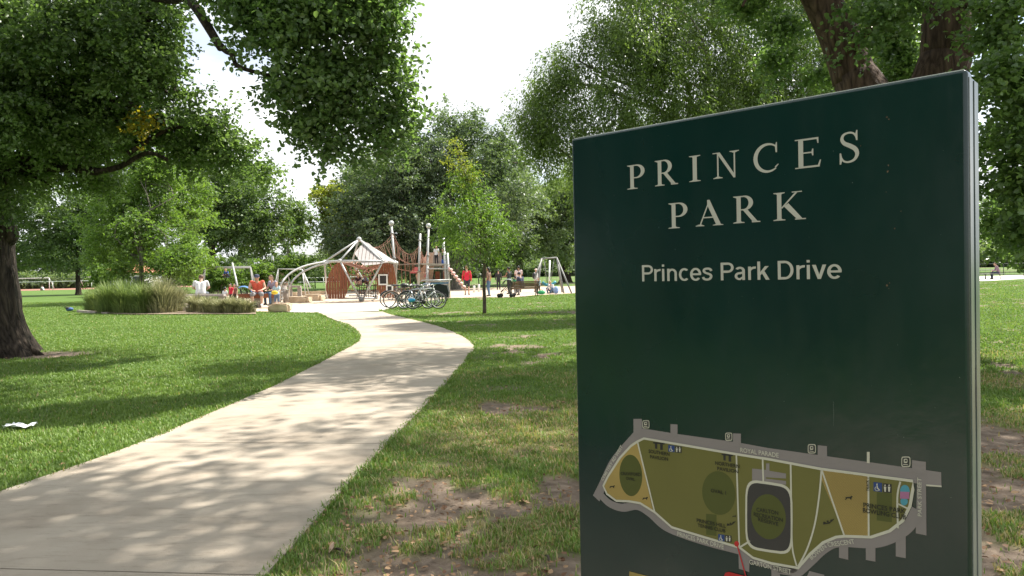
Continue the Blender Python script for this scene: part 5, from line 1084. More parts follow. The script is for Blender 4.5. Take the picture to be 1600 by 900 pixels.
fence("white rail fence round the far sports court on the left", -40, 325, 122, 1.5, 6, WHITE, (1.0,), False, .05); fence("white rail fence behind the arches and the light pole", 395, 560, 105, 1.2, 5, WHITE, (1.0, .5), False, .045)
fence("tall dark netting fence of the ball court in the distance at the left", -60, 190, 150, 4.0, 8, FB, (1.0, .5), True, .05)
def goal(lb, u, y, w):
    x = P(u, 425, y)[0]; o = thing("goal_frame", lb, "goal", (x, y, 0)); tub("frame", WHITE, o, [[(x - w / 2, y, 0), (x - w / 2, y, 2.2), (x + w / 2, y, 2.2), (x + w / 2, y, 0)]], .07, 6); tub("net_stay", WHITE, o, [[(x - w / 2, y, 2.2), (x - w / 2, y + 1.6, 0)], [(x + w / 2, y, 2.2), (x + w / 2, y + 1.6, 0)]], .04, 5)
goal("white goal frame at the far left court, nearest the big elm", 38, 135, 9); goal("white goal frame right of the straight trunked tree", 136, 140, 3)
court = MB(); court.add([(P(-200, 425, 132)[0], 128, .006), (P(330, 425, 132)[0], 128, .006), (P(330, 425, 132)[0], 172, .006), (P(-200, 425, 132)[0], 172, .006)], [(0, 1, 2, 3)]); tagp(court.build("court_surface", mat("court_red", (.26, .12, .085), .9)), kind='structure')
# hedge green floodlight posts in the far field
for lb, u, y, h, m_ in (("thin white flag post behind the standing man in the pale shirt", 815, 80, 3.3, WHITE), ("short pale field post behind the red sweater man", 748, 82, 1.9, STEELD)):
    x = P(u, 425, y)[0]; o = thing("field_post", lb, "post", (x, y, 0)); mb = MB(); mb.tube([(x, y, 0), (x - .1, y, h)], .07, 6); mb.build("pole", m_, o)
# path slab by the right hand picnic table
pp = MB(); pp.add([(*G(u, v)[:2], .008) for u, v in ((1480, 440), (1545, 439), (1640, 433), (1760, 428), (1760, 425), (1600, 430), (1480, 433))], [tuple(range(7))]); tagp(pp.build("far_path", pale), kind='structure')
# ---- bench
GRB = mat("bench_slat", (.13, .065, .035), .6, two=(.20, .11, .06), scale=4)
def bench(lb, u, v, w, rz):
    b = G(u, v); o = thing("park_bench", lb, "bench", tuple(b), rz); 
    mb = MB()
    for k in range(5): mb.box((0, -.20 - .035 * k, .50 + .085 * k), (w, .025, .07))
    mb.build("backrest", GRB, o, world=False); mb = MB()
    for k in range(4): mb.box((0, -.12 + .11 * k, .44), (w, .09, .03))
    mb.build("seat", GRB, o, world=False)
    for s_ in (-1, 1):
        mb = MB(); x = s_ * (w / 2 - .08); mb.tube([(x, -.16, 0), (x, -.14, .42), (x, -.36, .86)], .025, 6); mb.tube([(x, .28, 0), (x, .26, .42), (x, -.14, .42)], .025, 6); mb.tube([(x, .26, .42), (x, .25, .62), (x, -.22, .62)], .02, 6); mb.build("leg", BLK, o, world=False)
bench("slatted brown timber park bench with its back to the lawn, right of the young tree", 819, 463.5, 1.65, .22)
def picnic(lb, u, v, rz):
    b = G(u, v); o = thing("picnic_table", lb, "picnic table", tuple(b), rz); mb = MB()
    mb.box((0, 0, .74), (1.9, .8, .05)); mb.build("table_top", STEELD, o, world=False)
    for s_ in (-1, 1):
        mb = MB(); mb.box((0, s_ * .75, .44), (1.9, .3, .045)); mb.build("seat", STEELD, o, world=False); mb = MB(); mb.tube([(s_ * .6, -.8, .02), (s_ * .6, -.74, .42), (s_ * .6, 0, .45), (s_ * .6, .74, .42), (s_ * .6, .8, .02)], .03, 6); mb.tube([(s_ * .6, 0, .02), (s_ * .6, 0, .72)], .04, 6); mb.build("leg", BLK, o, world=False)
picnic("dark metal picnic table on the pale slab beyond the right edge of the sign", 1540, 436.5, .1)
# ---- litter on the lawn
def crumple(name, lb, cat, u, v, w, d, h, m, seed):
    b = G(u, v); g = np.random.default_rng(seed); n = 12; V = []; F = []
    for i in range(n):
        for j in range(n):
            x, y = (i / (n - 1) - .5), (j / (n - 1) - .5); s_ = 1 - .45 * (x + .5) * abs(y) * 2
            V.append((x * w + .1 * w * y, y * d * s_, .02 + h * vnoise(np.array([[i * .45, j * .45]]), seed)[0]))
    F = [(i * n + j, (i + 1) * n + j, (i + 1) * n + j + 1, i * n + j + 1) for i in range(n - 1) for j in range(n - 1)]
    mb = MB(); mb.add(V, F, 0, False); o = mb.build(name, m, world=False); o.location = b; o.rotation_euler[2] = .1; tagp(o, lb, cat); return o
crumple("paper_sheet", "crumpled white sheet of paper lying on the grass at the lower left", "paper", 33, 671, .24, .16, .05, mat("paper_white", (.75, .76, .78), .7, var=.05), 5)
b = G(109, 486.5); o = thing("blue_bag", "blue and black bag lying on the lawn left of the grass bed", "bag", tuple(b)); mb = MB(); mb.ell((0, 0, .10), (.17, .13, .10)); mb.build("bag_body", mat("bag_blue", (.03, .08, .22), .6), o, world=False); mb = MB(); mb.ell((-.06, -.02, .15), (.12, .12, .07)); mb.tube([(-.15, 0, .12), (-.22, -.05, .2), (-.12, -.02, .22)], .015, 5); mb.build("flap", BLK, o, world=False)
# fallen leaves and twigs on the worn ground
gL = np.random.default_rng(33); n = 2600; r = 3.0 * (14 / 3.0) ** gL.random(n * 4); x = (gL.random(n * 4) * 2 - 1) * (r * .8 + .5); p = np.c_[x, r]; d, dr = dirt_field(p); ok = (gL.random(n * 4) < (.05 + .75 * d + .45 * dr)) & ~inpoly(p, path_poly); p = p[ok][:n]
LLM = leafmat("fallen_leaf", (.13, .06, .03), (.42, .27, .15), .15, .7, back=(1, 1, 1)); V, Q, per = leaf_arrays(np.c_[p, .012 + .012 * gL.random(len(p))], .036, gL, -.05, .7, None, True)
V = V.reshape(-1, 6, 3); V[:, :, 2] = np.clip(.006 + (V[:, :, 2] - V[:, :, 2].min(1, keepdims=True)) * .45, .006, .05); o = npmesh("fallen_leaves", V.reshape(-1, 3), Q, LLM, tint=np.repeat(gL.random(len(p)), 2)); tagp(o, "scattered dry brown leaves on the worn ground right of the path", "fallen leaves", kind='stuff')
TWG = mat("twig_bark", (.05, .035, .025), .9)
for lb, u0, v0, u1, v1 in (("small dark curved twig on the bare soil near the path edge", 519, 857, 541, 866), ("short dark twig on the soil close to the sign", 852, 868, 858, 877)):
    a, b = G(u0, v0, .012), G(u1, v1, .012); mb = MB(); mb.tube(spline([a, (a + b) / 2 + [.004, .012, .006], b], 7), [.003, .005, .006, .006, .005, .004, .002], 6); o = mb.build("twig", TWG); tagp(o, lb, "twig")
a, b = G(513, 858, .015), G(522, 850, .03); mb = MB(); mb.add([G(514, 864, .01), G(521, 856, .035), G(522, 846, .03), G(515, 851, .012)], [(0, 1, 2, 3)]); tagp(mb.build("curled_leaf", mat("leaf_pink", (.45, .3, .22), .7)), "curled pinkish dry leaf at the end of the curved twig", "leaf")
# ================================================================== BICYCLES
RIM = mat("rim_silver", (.5, .5, .5), .35, metal=.6); SAD = mat("saddle_black", (.02, .02, .02), .5)
def bike(lb, u, v, rz, fm, wr=.335, lean=.08, basket=False, sc=1.0, guard=False, up=True):
    b = G(u, v); o = thing("bicycle", lb, "bicycle", tuple(b), rz, "bicycles parked together by the path"); o.rotation_euler = (lean, 0, rz); o.scale = (sc,) * 3
    wb = 1.04
    for x in (-wb / 2, wb / 2):
        t = np.linspace(0, 2 * math.pi, 28, endpoint=False); mb = MB(); mb.tube([(x + wr * math.cos(a), 0, wr + .02 + wr * math.sin(a)) for a in t], .020, 6, closed=True); w_ = mb.build("wheel", BLK, o, world=False)
        mb = MB(); mb.tube([(x + (wr - .025) * math.cos(a), 0, wr + .02 + (wr - .025) * math.sin(a)) for a in t], .012, 5, closed=True); mb.tube([(x, -.04, wr + .02), (x, .04, wr + .02)], .025, 8); mb.build("rim", RIM, w_, world=False)
        mb = MB()
        for k in range(14): a = k * math.pi / 7; mb.tube([(x, .02 * (-1) ** k, wr + .02), (x + (wr - .03) * math.cos(a), 0, wr + .02 + (wr - .03) * math.sin(a))], .0025, 3)
        mb.build("spokes", RIM, w_, world=False)
        if guard: mb = MB(); mb.tube([(x + (wr + .035) * math.cos(a), 0, wr + .02 + (wr + .035) * math.sin(a)) for a in np.linspace(.3, 2.7, 12)], .022, 5); mb.build("mudguard", fm, o, world=False)
    z = wr + .02; rear = (-wb / 2, 0, z); bb = (-.08, 0, z - .04); st = (-.22, 0, z + .46); hd = (.33, 0, z + .50); hd2 = (.36, 0, z + .38); fr = (wb / 2, 0, z)
    mb = MB()
    for a, c in ((rear, bb), (rear, st), (bb, st), (st, hd), (bb, hd2), (hd, hd2)):
        mb.tube([a, c], .016 if rear in (a, c) else .02, 7)
    mb.build("frame", fm, o, world=False); mb = MB(); mb.tube([hd2, (.42, 0, z + .2), fr], .017, 7); mb.build("fork", fm, o, world=False)
    mb = MB(); mb.tube([hd, (.31, 0, z + .60)], .014, 6); mb.tube([(.24, -.29, z + .61), (.33, -.2, z + .63), (.33, .2, z + .63), (.24, .29, z + .61)], .013, 6); mb.build("handlebar", SAD if not up else RIM, o, world=False)
    mb = MB(); mb.tube([st, (-.25, 0, z + .58)], .014, 6); mb.ell((-.25, 0, z + .60), (.14, .075, .035)); mb.build("saddle", SAD, o, world=False)
    mb = MB(); mb.tube([(bb[0], -.03, bb[2]), (bb[0], .03, bb[2])], .09, 16); mb.tube([(bb[0], .05, bb[2]), (bb[0] + .12, .06, bb[2] - .12)], .012, 5); mb.tube([(bb[0], -.05, bb[2]), (bb[0] - .12, -.06, bb[2] + .12)], .012, 5); mb.box((bb[0] + .12, .10, bb[2] - .12), (.09, .09, .02)); mb.box((bb[0] - .12, -.10, bb[2] + .12), (.09, .09, .02)); mb.build("crankset", SAD, o, world=False)
    if basket:
        mb = MB()
        for k in range(4): rr_ = .13 + .012 * k; mb.tube([(.48 + rr_ * math.cos(a), rr_ * 1.3 * math.sin(a), z + .38 + .07 * k) for a in np.linspace(0, 6.283, 14, endpoint=False)], .006, 4, closed=True)
        for a in np.linspace(0, 6.283, 12, endpoint=False): mb.tube([(.48 + .13 * math.cos(a), .17 * math.sin(a), z + .38), (.48 + .166 * math.cos(a), .216 * math.sin(a), z + .59)], .005, 3)
        mb.build("basket", SAD, o, world=False)
    return o, b
F1 = mat("frame_black", (.025, .025, .03), .35, coat=.5); F2 = mat("frame_silver", (.45, .47, .5), .3, metal=.5); F3 = mat("frame_bronze", (.20, .13, .08), .35); F4 = mat("frame_blue", (.08, .14, .22), .35); F5 = mat("frame_white", (.6, .6, .6), .35)
bike("black bicycle at the back left of the cluster, nearest the dome", 626, 480.2, .15, F1, guard=True); bike("bronze framed bicycle with mudguards second from the left", 632, 481.5, .05, F3, basket=True, guard=True)
bike("silver bicycle with the bright blue helmet hung on it", 650, 482.6, -.25, F2, wr=.30, lean=-.06); bike("dark bicycle in the middle of the cluster leaning the other way", 655, 481.0, .3, F1, lean=.15, guard=True)
bike("pale framed bicycle nearest the lawn at the right of the cluster", 665, 482.8, -.12, F5, wr=.31, lean=-.1); bike("blue grey bicycle at the back right by the black trailer", 660, 480.0, .1, F4, lean=.1)
HB = mat("helmet_blue", (.02, .30, .62), .3, coat=.5)
hb = P(643, 468.5, 29.3); o = thing("bicycle_helmet", "bright blue helmet hanging on the silver bicycle", "helmet", tuple(hb)); mb = MB(); mb.ell((0, 0, 0), (.15, .11, .10)); 
mb.build("shell", HB, o, world=False); mb = MB()
for k in range(-2, 3): mb.tube([(-.12 + .01 * abs(k), k * .035, .055), (0, k * .04, .10 - .004 * k * k), (.12, k * .035, .05)], .009, 4)
mb.build("ribs", WHITE, o, world=False)
h2 = P(631, 446, 29.8); o = thing("bicycle_helmet", "black helmet resting on the handlebars of the left bicycles", "helmet", tuple(h2)); mb = MB(); mb.ell((0, 0, 0), (.16, .12, .10)); mb.build("shell", SAD, o, world=False); mb = MB(); mb.tube([(-.1, -.1, -.03), (0, -.12, -.14), (.1, -.1, -.03)], .006, 4); mb.build("strap", SAD, o, world=False)
# child trailer
tb = G(686, 473.5); o = thing("bicycle_trailer", "black fabric child trailer with a blue canopy edge behind the bicycles", "bike trailer", tuple(tb)); mb = MB()
prof = [(-.62, .30), (-.55, .62), (-.35, .82), (.05, .92), (.42, .84), (.50, .52), (.46, .28)]; n = len(prof)
V = [(x, s_, z) for s_ in (-.36, .36) for x, z in prof]; mb.add(V, [tuple(range(n)), tuple(range(n, 2 * n))[::-1]] + [(k, k + 1, n + k + 1, n + k) for k in range(n - 1)] + [(n - 1, 0, n, 2 * n - 1)]); mb.build("body", mat("trailer_cloth", (.012, .016, .016), .8), o, world=False)
for s_ in (-.42, .42):
    mb = MB(); mb.tube([(.15 + .25 * math.cos(a), s_, .27 + .25 * math.sin(a)) for a in np.linspace(0, 6.283, 24, endpoint=False)], .022, 6, closed=True)
    for k in range(10): a = k * math.pi / 5; mb.tube([(.15, s_, .27), (.15 + .24 * math.cos(a), s_, .27 + .24 * math.sin(a))], .003, 3)
    mb.build("wheel", BLK, o, world=False)
mb = MB(); mb.bar((-.7, -.37, .93), (.45, -.37, .95), .06, .07); mb.bar((-.7, .37, .93), (.45, .37, .95), .06, .07); mb.bar((-.62, -.37, .93), (-.62, .37, .93), .06, .07); mb.build("canopy_edge", mat("canopy_blue", (.10, .18, .30), .6), o, world=False)
mb = MB(); mb.tube([(-.8, -.34, 1.02), (-.75, -.34, 1.1), (.6, -.34, 1.10), (.6, .34, 1.10), (-.75, .34, 1.1)], .02, 5); mb.build("push_bar", STEEL, o, world=False)

# ================================================================== STROLLERS
def stroller(lb, u, v, rz, cloth, sc=1.0, y=None):
    b = G(u, v) if y is None else P(u, v, y) * [1, 1, 0]; o = thing("stroller", lb, "stroller", tuple(b), rz, scale=sc); mb = MB()
    for s_ in (-.24, .24): mb.tube([(.42, s_, .13), (.1, s_, .50), (-.30, s_, .98), (-.42, s_, 1.02)], .013, 6); mb.tube([(-.28, s_, .13), (.1, s_, .5), (.32, s_, .62)], .013, 6)
    mb.tube([(-.42, -.24, 1.02), (-.42, .24, 1.02)], .017, 6); mb.build("frame", SAD, o, world=False)
    for x in (.42, -.28):
        for s_ in (-.26, .26): mb = MB(); mb.tube([(x, s_ - .02, .12), (x, s_ + .02, .12)], .115, 14); mb.build("wheel", BLK, o, world=False)
    mb = MB(); V = [(-.25, -.2, .85), (-.12, -.2, .42), (.22, -.2, .42), (.36, -.2, .30), (-.25, .2, .85), (-.12, .2, .42), (.22, .2, .42), (.36, .2, .30)]; mb.add(V, [(0, 1, 5, 4), (1, 2, 6, 5), (2, 3, 7, 6)]); mb.add([(x, y_, z + .03) for x, y_, z in V], [(4, 5, 1, 0), (5, 6, 2, 1), (6, 7, 3, 2)]); mb.build("seat", SAD, o, world=False)
    mb = MB(); n = 9; V = []
    for k in range(n):
        a = math.pi * (.08 + .62 * k / (n - 1)); 
        for s_ in (-.23, -.12, .12, .23): V.append((-.10 + .36 * math.cos(a), s_, .66 + (.38 if abs(s_) < .2 else .33) * math.sin(a)))
    mb.add(V, [(4 * k + j, 4 * k + j + 1, 4 * k + j + 5, 4 * k + j + 4) for k in range(n - 1) for j in range(3)], 0, True); mb.build("hood", cloth, o, world=False)
    return o
stroller("black stroller with a blue hood beside the man in orange", 385, 476, .2, mat("hood_blue", (.05, .14, .32), .7), y=33.9)
stroller("black stroller with a grey green hood at the left end of the bench", 793, 464.8, 2.9, mat("hood_grey", (.12, .15, .13), .7))

# ================================================================== PEOPLE
def remesh(mb, name, m, voxel, parent, z0=None):
    o = mb.build(name, m, parent, world=False); md = o.modifiers.new('r', 'REMESH'); md.mode = 'VOXEL'; md.voxel_size = voxel; md.use_smooth_shade = True
    sm_ = o.modifiers.new('s', 'SMOOTH'); sm_.factor = .5; sm_.iterations = 3
    dg = bpy.context.evaluated_depsgraph_get(); me = bpy.data.meshes.new_from_object(o.evaluated_get(dg)); o.modifiers.clear(); o.data = me
    if not me.materials: me.materials.append(m)
    return o
def cloth(name, c): return mat(name, c, .8, var=.1, scale=5, bump=.3, bscale=9)
SKIN = mat("skin", (.50, .30, .21), .55, var=.05); SKIND = mat("skin_brown", (.28, .15, .09), .55, var=.05)
def joints(pose, g):
    """x right, y forward (the way the person faces), z up, for a 1.75 m adult"""
    J = {}
    def S(n_, x, y, z, dx=0, dy=0, dz=0): J[n_ + 'R'] = np.array([x + dx, y + dy, z + dz]); J[n_ + 'L'] = np.array([-x + dx, y - dy, z - dz])
    if pose in ('stand', 'walk', 'hips', 'reach'):
        J['pel'] = np.array([0, 0, .93]); J['wai'] = np.array([0, .005, 1.08]); J['che'] = np.array([0, 0, 1.30]); J['nec'] = np.array([0, -.005, 1.47]); J['hea'] = np.array([0, .03, 1.625])
        S('sho', .185, -.01, 1.405); S('hip', .09, 0, .90); 
        if pose == 'hips': S('elb', .36, -.12, 1.17); S('wri', .19, -.02, 1.00); S('han', .12, .05, .97)
        elif pose == 'reach': S('elb', .24, .14, 1.16); S('wri', .16, .36, 1.12); S('han', .13, .44, 1.13)
        else: S('elb', .245, -.03, 1.13); S('wri', .255, .06, .89); S('han', .25, .09, .81)
        d = .16 if pose == 'walk' else .03; S('kne', .10, .03, .50, 0, d * .7); S('ank', .105, -.03, .085, 0, d); S('toe', .125, .12, .03, 0, d)
    elif pose == 'sit':
        J['pel'] = np.array([0, 0, .52]); J['wai'] = np.array([0, .02, .68]); J['che'] = np.array([0, .10, .90]); J['nec'] = np.array([0, .15, 1.05]); J['hea'] = np.array([0, .22, 1.19])
        S('sho', .185, .12, .99); S('hip', .09, .02, .52); S('elb', .25, .16, .74); S('wri', .15, .36, .66); S('han', .10, .42, .65); S('kne', .15, .44, .50); S('ank', .14, .42, .085); S('toe', .16, .56, .03)
    elif pose == 'lean':
        J['pel'] = np.array([0, 0, .52]); J['wai'] = np.array([0, .05, .68]); J['che'] = np.array([.05, .22, .88]); J['nec'] = np.array([.08, .33, 1.00]); J['hea'] = np.array([.10, .42, 1.11])
        S('sho', .185, .26, .94); S('hip', .09, .02, .52); S('elb', .26, .36, .70); S('wri', .24, .46, .50); S('han', .23, .50, .44); S('kne', .15, .44, .50); S('ank', .14, .42, .085); S('toe', .16, .56, .03)
    else:   # floor
        J['pel'] = np.array([0, 0, .13]); J['wai'] = np.array([0, .04, .28]); J['che'] = np.array([0, .14, .48]); J['nec'] = np.array([0, .22, .62]); J['hea'] = np.array([0, .30, .75])
        S('sho', .18, .19, .56); S('hip', .09, .02, .13); S('elb', .24, .30, .36); S('wri', .14, .44, .30); S('han', .10, .50, .27); S('kne', .24, .36, .36); S('ank', .10, .44, .07); S('toe', .05, .54, .05)
    return J
def person(lb, base, rz, pose, H, top, bottom, hairm, skin=SKIN, sleeve='short', legs='long', hair='short', extra=None, topkind='shirt', shoes=None, group=None, lift=0.0, wide=1.0):
    k = H / 1.75; kid = H < 1.3; hs = 1.0 if not kid else (1.32 if H < 1.05 else 1.18)
    o = thing("person", lb, "person", (base[0], base[1], base[2] + lift), rz); o.scale = (wide, 1, 1); J = joints(pose, rng); J = {a: b * k for a, b in J.items()}; vx = .0115
    sk = MB(); c = lambda a, b, r1, r2, mb, e=0: mb.cap(J[a] if isinstance(a, str) else a, J[b] if isinstance(b, str) else b, r1 * k + e, r2 * k + e)
    def torso(mb, e, upto='che'):
        for s_ in (-1, 1):
            d = np.array([s_, 0, 0]) * k; c(J['pel'] + d * .07, J['wai'] + d * .055, .095, .085, mb, e); c(J['wai'] + d * .055, J['che'] + d * .075, .085, .098, mb, e)
            if upto == 'che': c(J['che'] + d * .075, J['sho' + 'LR'[s_ > 0]] * .9 + J['nec'] * .1, .09, .055, mb, e)
    def arm(mb, e, a0=0, a1=3):
        for q in 'RL':
            if a0 == 0: c('sho' + q, J['sho' + q] + (J['elb' + q] - J['sho' + q]) * (1.0 if a1 > 1 else .62), .052, .040, mb, e)
            if a1 > 1: c('elb' + q, 'wri' + q, .038, .026, mb, e)
    def leg(mb, e, part=1.0):
        for q in 'RL':
            e2 = J['kne' + q] if part >= 1 else J['hip' + q] + (J['kne' + q] - J['hip' + q]) * part; c('hip' + q, e2, .088, .088 - .03 * min(part, 1), mb, e)
            if part > 1: c('kne' + q, J['kne' + q] + (J['ank' + q] - J['kne' + q]) * (part - 1), .056, .056 - .018 * (part - 1), mb, e)
    torso(sk, 0); arm(sk, 0); leg(sk, 0, 2); c('che', 'nec', .08, .052, sk); c('nec', J['nec'] + (J['hea'] - J['nec']) * .55, .052, .05, sk)
    hd = J['hea'].copy(); fz = k * hs; fwd = np.array([0, 1.0, 0]); tilt = {'sit': .35, 'lean': .6, 'floor': .5}.get(pose, 0.05); ct, st = math.cos(tilt), math.sin(tilt)
    Rt = np.array([[1, 0, 0], [0, ct, st], [0, -st, ct]]); hp = lambda x, y, z: hd + Rt @ (np.array([x, y, z]) * fz)
    sk.ell(hd, (.074 * fz, .092 * fz, .112 * fz), rot=Rt, su=18, sv=12); sk.ell(hp(0, .045, -.06), (.05 * fz, .045 * fz, .05 * fz), rot=Rt); sk.cap(hp(0, .088, .012), hp(0, .106, -.022), .010 * fz, .015 * fz)
    for s_ in (-1, 1): sk.ell(hp(.076 * s_, -.005, -.005), (.012 * fz, .022 * fz, .032 * fz), rot=Rt)
    for q, s_ in (('R', 1), ('L', -1)):
        c('ank' + q, 'toe' + q, .042, .034, sk); w, h_ = J['wri' + q], J['han' + q]; d = (h_ - w) / (np.linalg.norm(h_ - w) + 1e-9); sd_ = np.cross(d, [0, 0, 1.]) if abs(d[2]) < .8 else np.array([0, 1., 0]); sd_ /= np.linalg.norm(sd_)
        for j in range(-1, 2): c(w, w + (d * .085 + sd_ * .022 * j) * k, .022, .018, sk)
        pn = np.cross(d, sd_)
        for j, ln in enumerate((.068, .078, .072, .055)):
            a = w + (d * .088 + sd_ * (.033 - .022 * j)) * k; b = a + (d * ln * .55) * k; sk.cap(a, b, .010 * k, .009 * k, seg=8); sk.cap(b, b + (d * ln * .4 + pn * .018) * k, .009 * k, .008 * k, seg=8)
        a = w + (d * .03 + sd_ * .03) * k; sk.cap(a, a + (d * .045 + sd_ * .028) * k, .012 * k, .010 * k, seg=8)
    body = remesh(sk, "body", skin, .0105, o)
    ey = MB(); 
    for s_ in (-1, 1): ey.ell(hp(.031 * s_, .083, .008), .010 * fz, su=8, sv=6)
    ey.build("eyes", DKW, body, world=False); lp = MB(); lp.ell(hp(0, .090, -.058), (.024 * fz, .008 * fz, .007 * fz), rot=Rt, su=8, sv=6); lp.build("mouth", mat("lips", (.35, .12, .10), .5), body, world=False)
    tm = MB(); torso(tm, .016 * k)
    if topkind == 'dress': leg(tm, .03 * k, .75)
    if sleeve == 'short': arm(tm, .014 * k, 0, 1)
    elif sleeve == 'long': arm(tm, .014 * k, 0, 3)
    remesh(tm, "shirt" if topkind == 'shirt' else "dress", top, vx, o)
    if bottom is not None:
        bm_ = MB(); 
        for s_ in (-1, 1): d = np.array([s_, 0, 0]) * k; c(J['pel'] + d * .07, J['pel'] * .6 + J['wai'] * .4 + d * .06, .098, .09, bm_, .012 * k)
        leg(bm_, .014 * k, {'long': 1.93, 'shorts': .85, 'knee': 1.1}[legs]); remesh(bm_, "trousers" if legs == 'long' else "shorts", bottom, vx, o)
    for q in 'RL':
        s2 = MB(); c(J['ank' + q] * [1, 1, .9], 'toe' + q, .046, .040, s2); s2.cap(J['ank' + q] + [0, -.04 * k, -.03 * k], J['ank' + q] * [1, 1, .9], .044 * k, .046 * k); remesh(s2, "shoe", shoes or SAD, vx, o)
    hm = MB(); hm.ell(hp(0, -.018, .022), (.083 * fz, .094 * fz, .110 * fz), rot=Rt, su=16, sv=10)
    if hair == 'long': hm.cap(hp(0, -.06, 0), hp(0, -.085, -.17), .07 * fz, .05 * fz)
    if hair == 'bun': hm.ell(hp(0, -.10, .06), .045 * fz)
    # keep the face clear of hair
    if hair != 'none':
        ho = hm.build("hair", hairm, o, world=False); me = ho.data; bm = bmesh.new(); bm.from_mesh(me)
        kill = [v for v in bm.verts if (Rt.T @ (np.array(v.co) - hd) / fz)[1] > .045 and (Rt.T @ (np.array(v.co) - hd) / fz)[2] < .062 or ((Rt.T @ (np.array(v.co) - hd) / fz)[2] < -.06 and hair != 'long')]
        bmesh.ops.delete(bm, geom=kill, context='VERTS'); bm.to_mesh(me); bm.free()
    if extra: extra(o, J, hp, fz, k, Rt)
    return o
def cap_(m):
    def f(o, J, hp, fz, k, Rt):
        mb = MB(); mb.ell(hp(0, -.008, .045), (.088 * fz, .102 * fz, .088 * fz), rot=Rt, su=16, sv=10); V = []
        for s_, t in ((1, .012), (-1, .0)):
            V += [hp(.07 * math.sin(a) * 1.05, .08 + .085 * math.cos(a) * 1.0, .045 + t) for a in np.linspace(-1.5, 1.5, 9)]
        mb.add(V, [tuple(range(9)), tuple(range(17, 8, -1))] + [(j, j + 1, j + 10, j + 9) for j in range(8)] + [(8, 0, 9, 17)]); mb.build("cap", m, o, world=False)
    return f
def hat_(m):
    def f(o, J, hp, fz, k, Rt):
        mb = MB(); mb.ell(hp(0, -.005, .05), (.088 * fz, .10 * fz, .08 * fz), rot=Rt); V = [hp(.16 * math.cos(a), .16 * math.sin(a), .035) for a in np.linspace(0, 6.283, 18, endpoint=False)] + [hp(.085 * math.cos(a), .095 * math.sin(a), .06) for a in np.linspace(0, 6.283, 18, endpoint=False)]
        mb.add(V, [(j, (j + 1) % 18, 18 + (j + 1) % 18, 18 + j) for j in range(18)], 0, True); mb.build("sun_hat", m, o, world=False)
    return f
def backpack(m):
    def f(o, J, hp, fz, k, Rt):
        mb = MB(); q = (J['che'] + J['wai']) / 2 + np.array([0, -.2 * k, .02]); mb.ell(q, (.15 * k, .10 * k, .22 * k)); mb.build("backpack_worn", m, o, world=False)
    return f
HBR = mat("hair_brown", (.09, .05, .03), .6); HBL = mat("hair_black", (.012, .010, .010), .5); HGR = mat("hair_grey", (.30, .27, .24), .6); HRD = mat("hair_auburn", (.24, .11, .06), .6); HLB = mat("hair_blond", (.38, .26, .14), .6)
C = lambda n_, *c_: cloth("cloth_" + n_, c_)
NAVY = C("navy", .03, .035, .07); WHT = C("white", .62, .62, .62); ORG = C("orange", .58, .10, .06); RED = C("red", .60, .02, .05); JEAN = C("denim", .07, .13, .22); BLKC = C("black", .02, .02, .022); MAUVE = C("mauve", .25, .15, .19); BRNC = C("brown", .20, .12, .09); GRYC = C("grey", .22, .22, .23); PBL = C("pale_blue", .35, .48, .55); PNK = C("pale_pink", .62, .50, .50); ROYAL = C("royal_blue", .03, .10, .40); GRN = C("green", .01, .20, .10); LAV = C("lavender", .28, .27, .34)
Z0 = lambda p, z=0: np.array([p[0], p[1], z])
# right hand group
person("man seen from behind in a red sweater and dark shorts, standing on the sand", G(730, 461), .05, 'stand', 1.85, RED, C("charcoal", .03, .03, .045), HRD, sleeve='long', legs='shorts')
person("black haired woman in a brown top and jeans behind the young tree's trunk", G(764, 463), 1.2, 'stand', 1.72, BRNC, JEAN, HBL, SKIND, sleeve='short', hair='long', extra=lambda o, J, hp, fz, k, Rt: (lambda mb: (mb.ell(J['wai'] + [.22 * k, .04, 0], (.05, .13, .17)), mb.build("shoulder_bag", mat("bag_yellow", (.55, .33, .03), .6), o, world=False)))(MB()))
person("small distant figure all in black standing beyond the sand", P(779, 445, 58) * [1, 1, 0], 0, 'stand', 1.62, BLKC, BLKC, HBL, sleeve='long')
person("woman in a black sleeveless top with dark hair, standing at the stroller", G(796, 459.5), .9, 'reach', 1.72, C("dark_teal", .02, .03, .03), BLKC, HBL, SKIND, sleeve='none', hair='bun')
person("broad man in a pale pink shirt standing beyond the bench", G(811, 457), .1, 'reach', 1.82, PNK, C("khaki", .20, .16, .11), HBL, SKIND, sleeve='short')
person("child in a green shirt in front of the man in the pale pink shirt", G(806, 458.5), .4, 'stand', 1.12, GRN, BLKC, HBL, SKIND)
person("person in a navy cap and navy shirt sitting on the slatted bench", G(816, 461.6), .75, 'sit', 1.85, NAVY, GRYC, HBL, SKIN, extra=cap_(BLKC))
person("person in white with a backpack and pale hat standing right of the bench", G(838, 456.5), -1.1, 'stand', 1.60, WHT, C("sand", .42, .33, .27), HLB, sleeve='long', hair='none', extra=lambda *a: (hat_(C("hat_pink", .6, .45, .42))(*a), backpack(BLKC)(*a)))
person("toddler in a pale blue shirt standing behind the green bag", G(842, 459.5), 2.6, 'stand', 1.0, PBL, C("dark_shorts", .04, .04, .05), HBR, legs='knee')
person("person in white crouching on the sand at the right end with a pale blue bag", G(864, 458.5), 2.4, 'floor', 1.6, WHT, JEAN, HLB, sleeve='short')
b = G(846, 460); o = thing("green_bag", "bright green bag on the pale slab beside the toddler", "bag", tuple(b)); mb = MB(); mb.ell((0, 0, .12), (.24, .15, .13)); mb.build("bag_body", C("bag_green", .02, .25, .10), o, world=False); mb = MB(); mb.tube([(-.12, 0, .22), (0, 0, .32), (.12, 0, .22)], .015, 5); mb.build("handle", BLK, o, world=False)
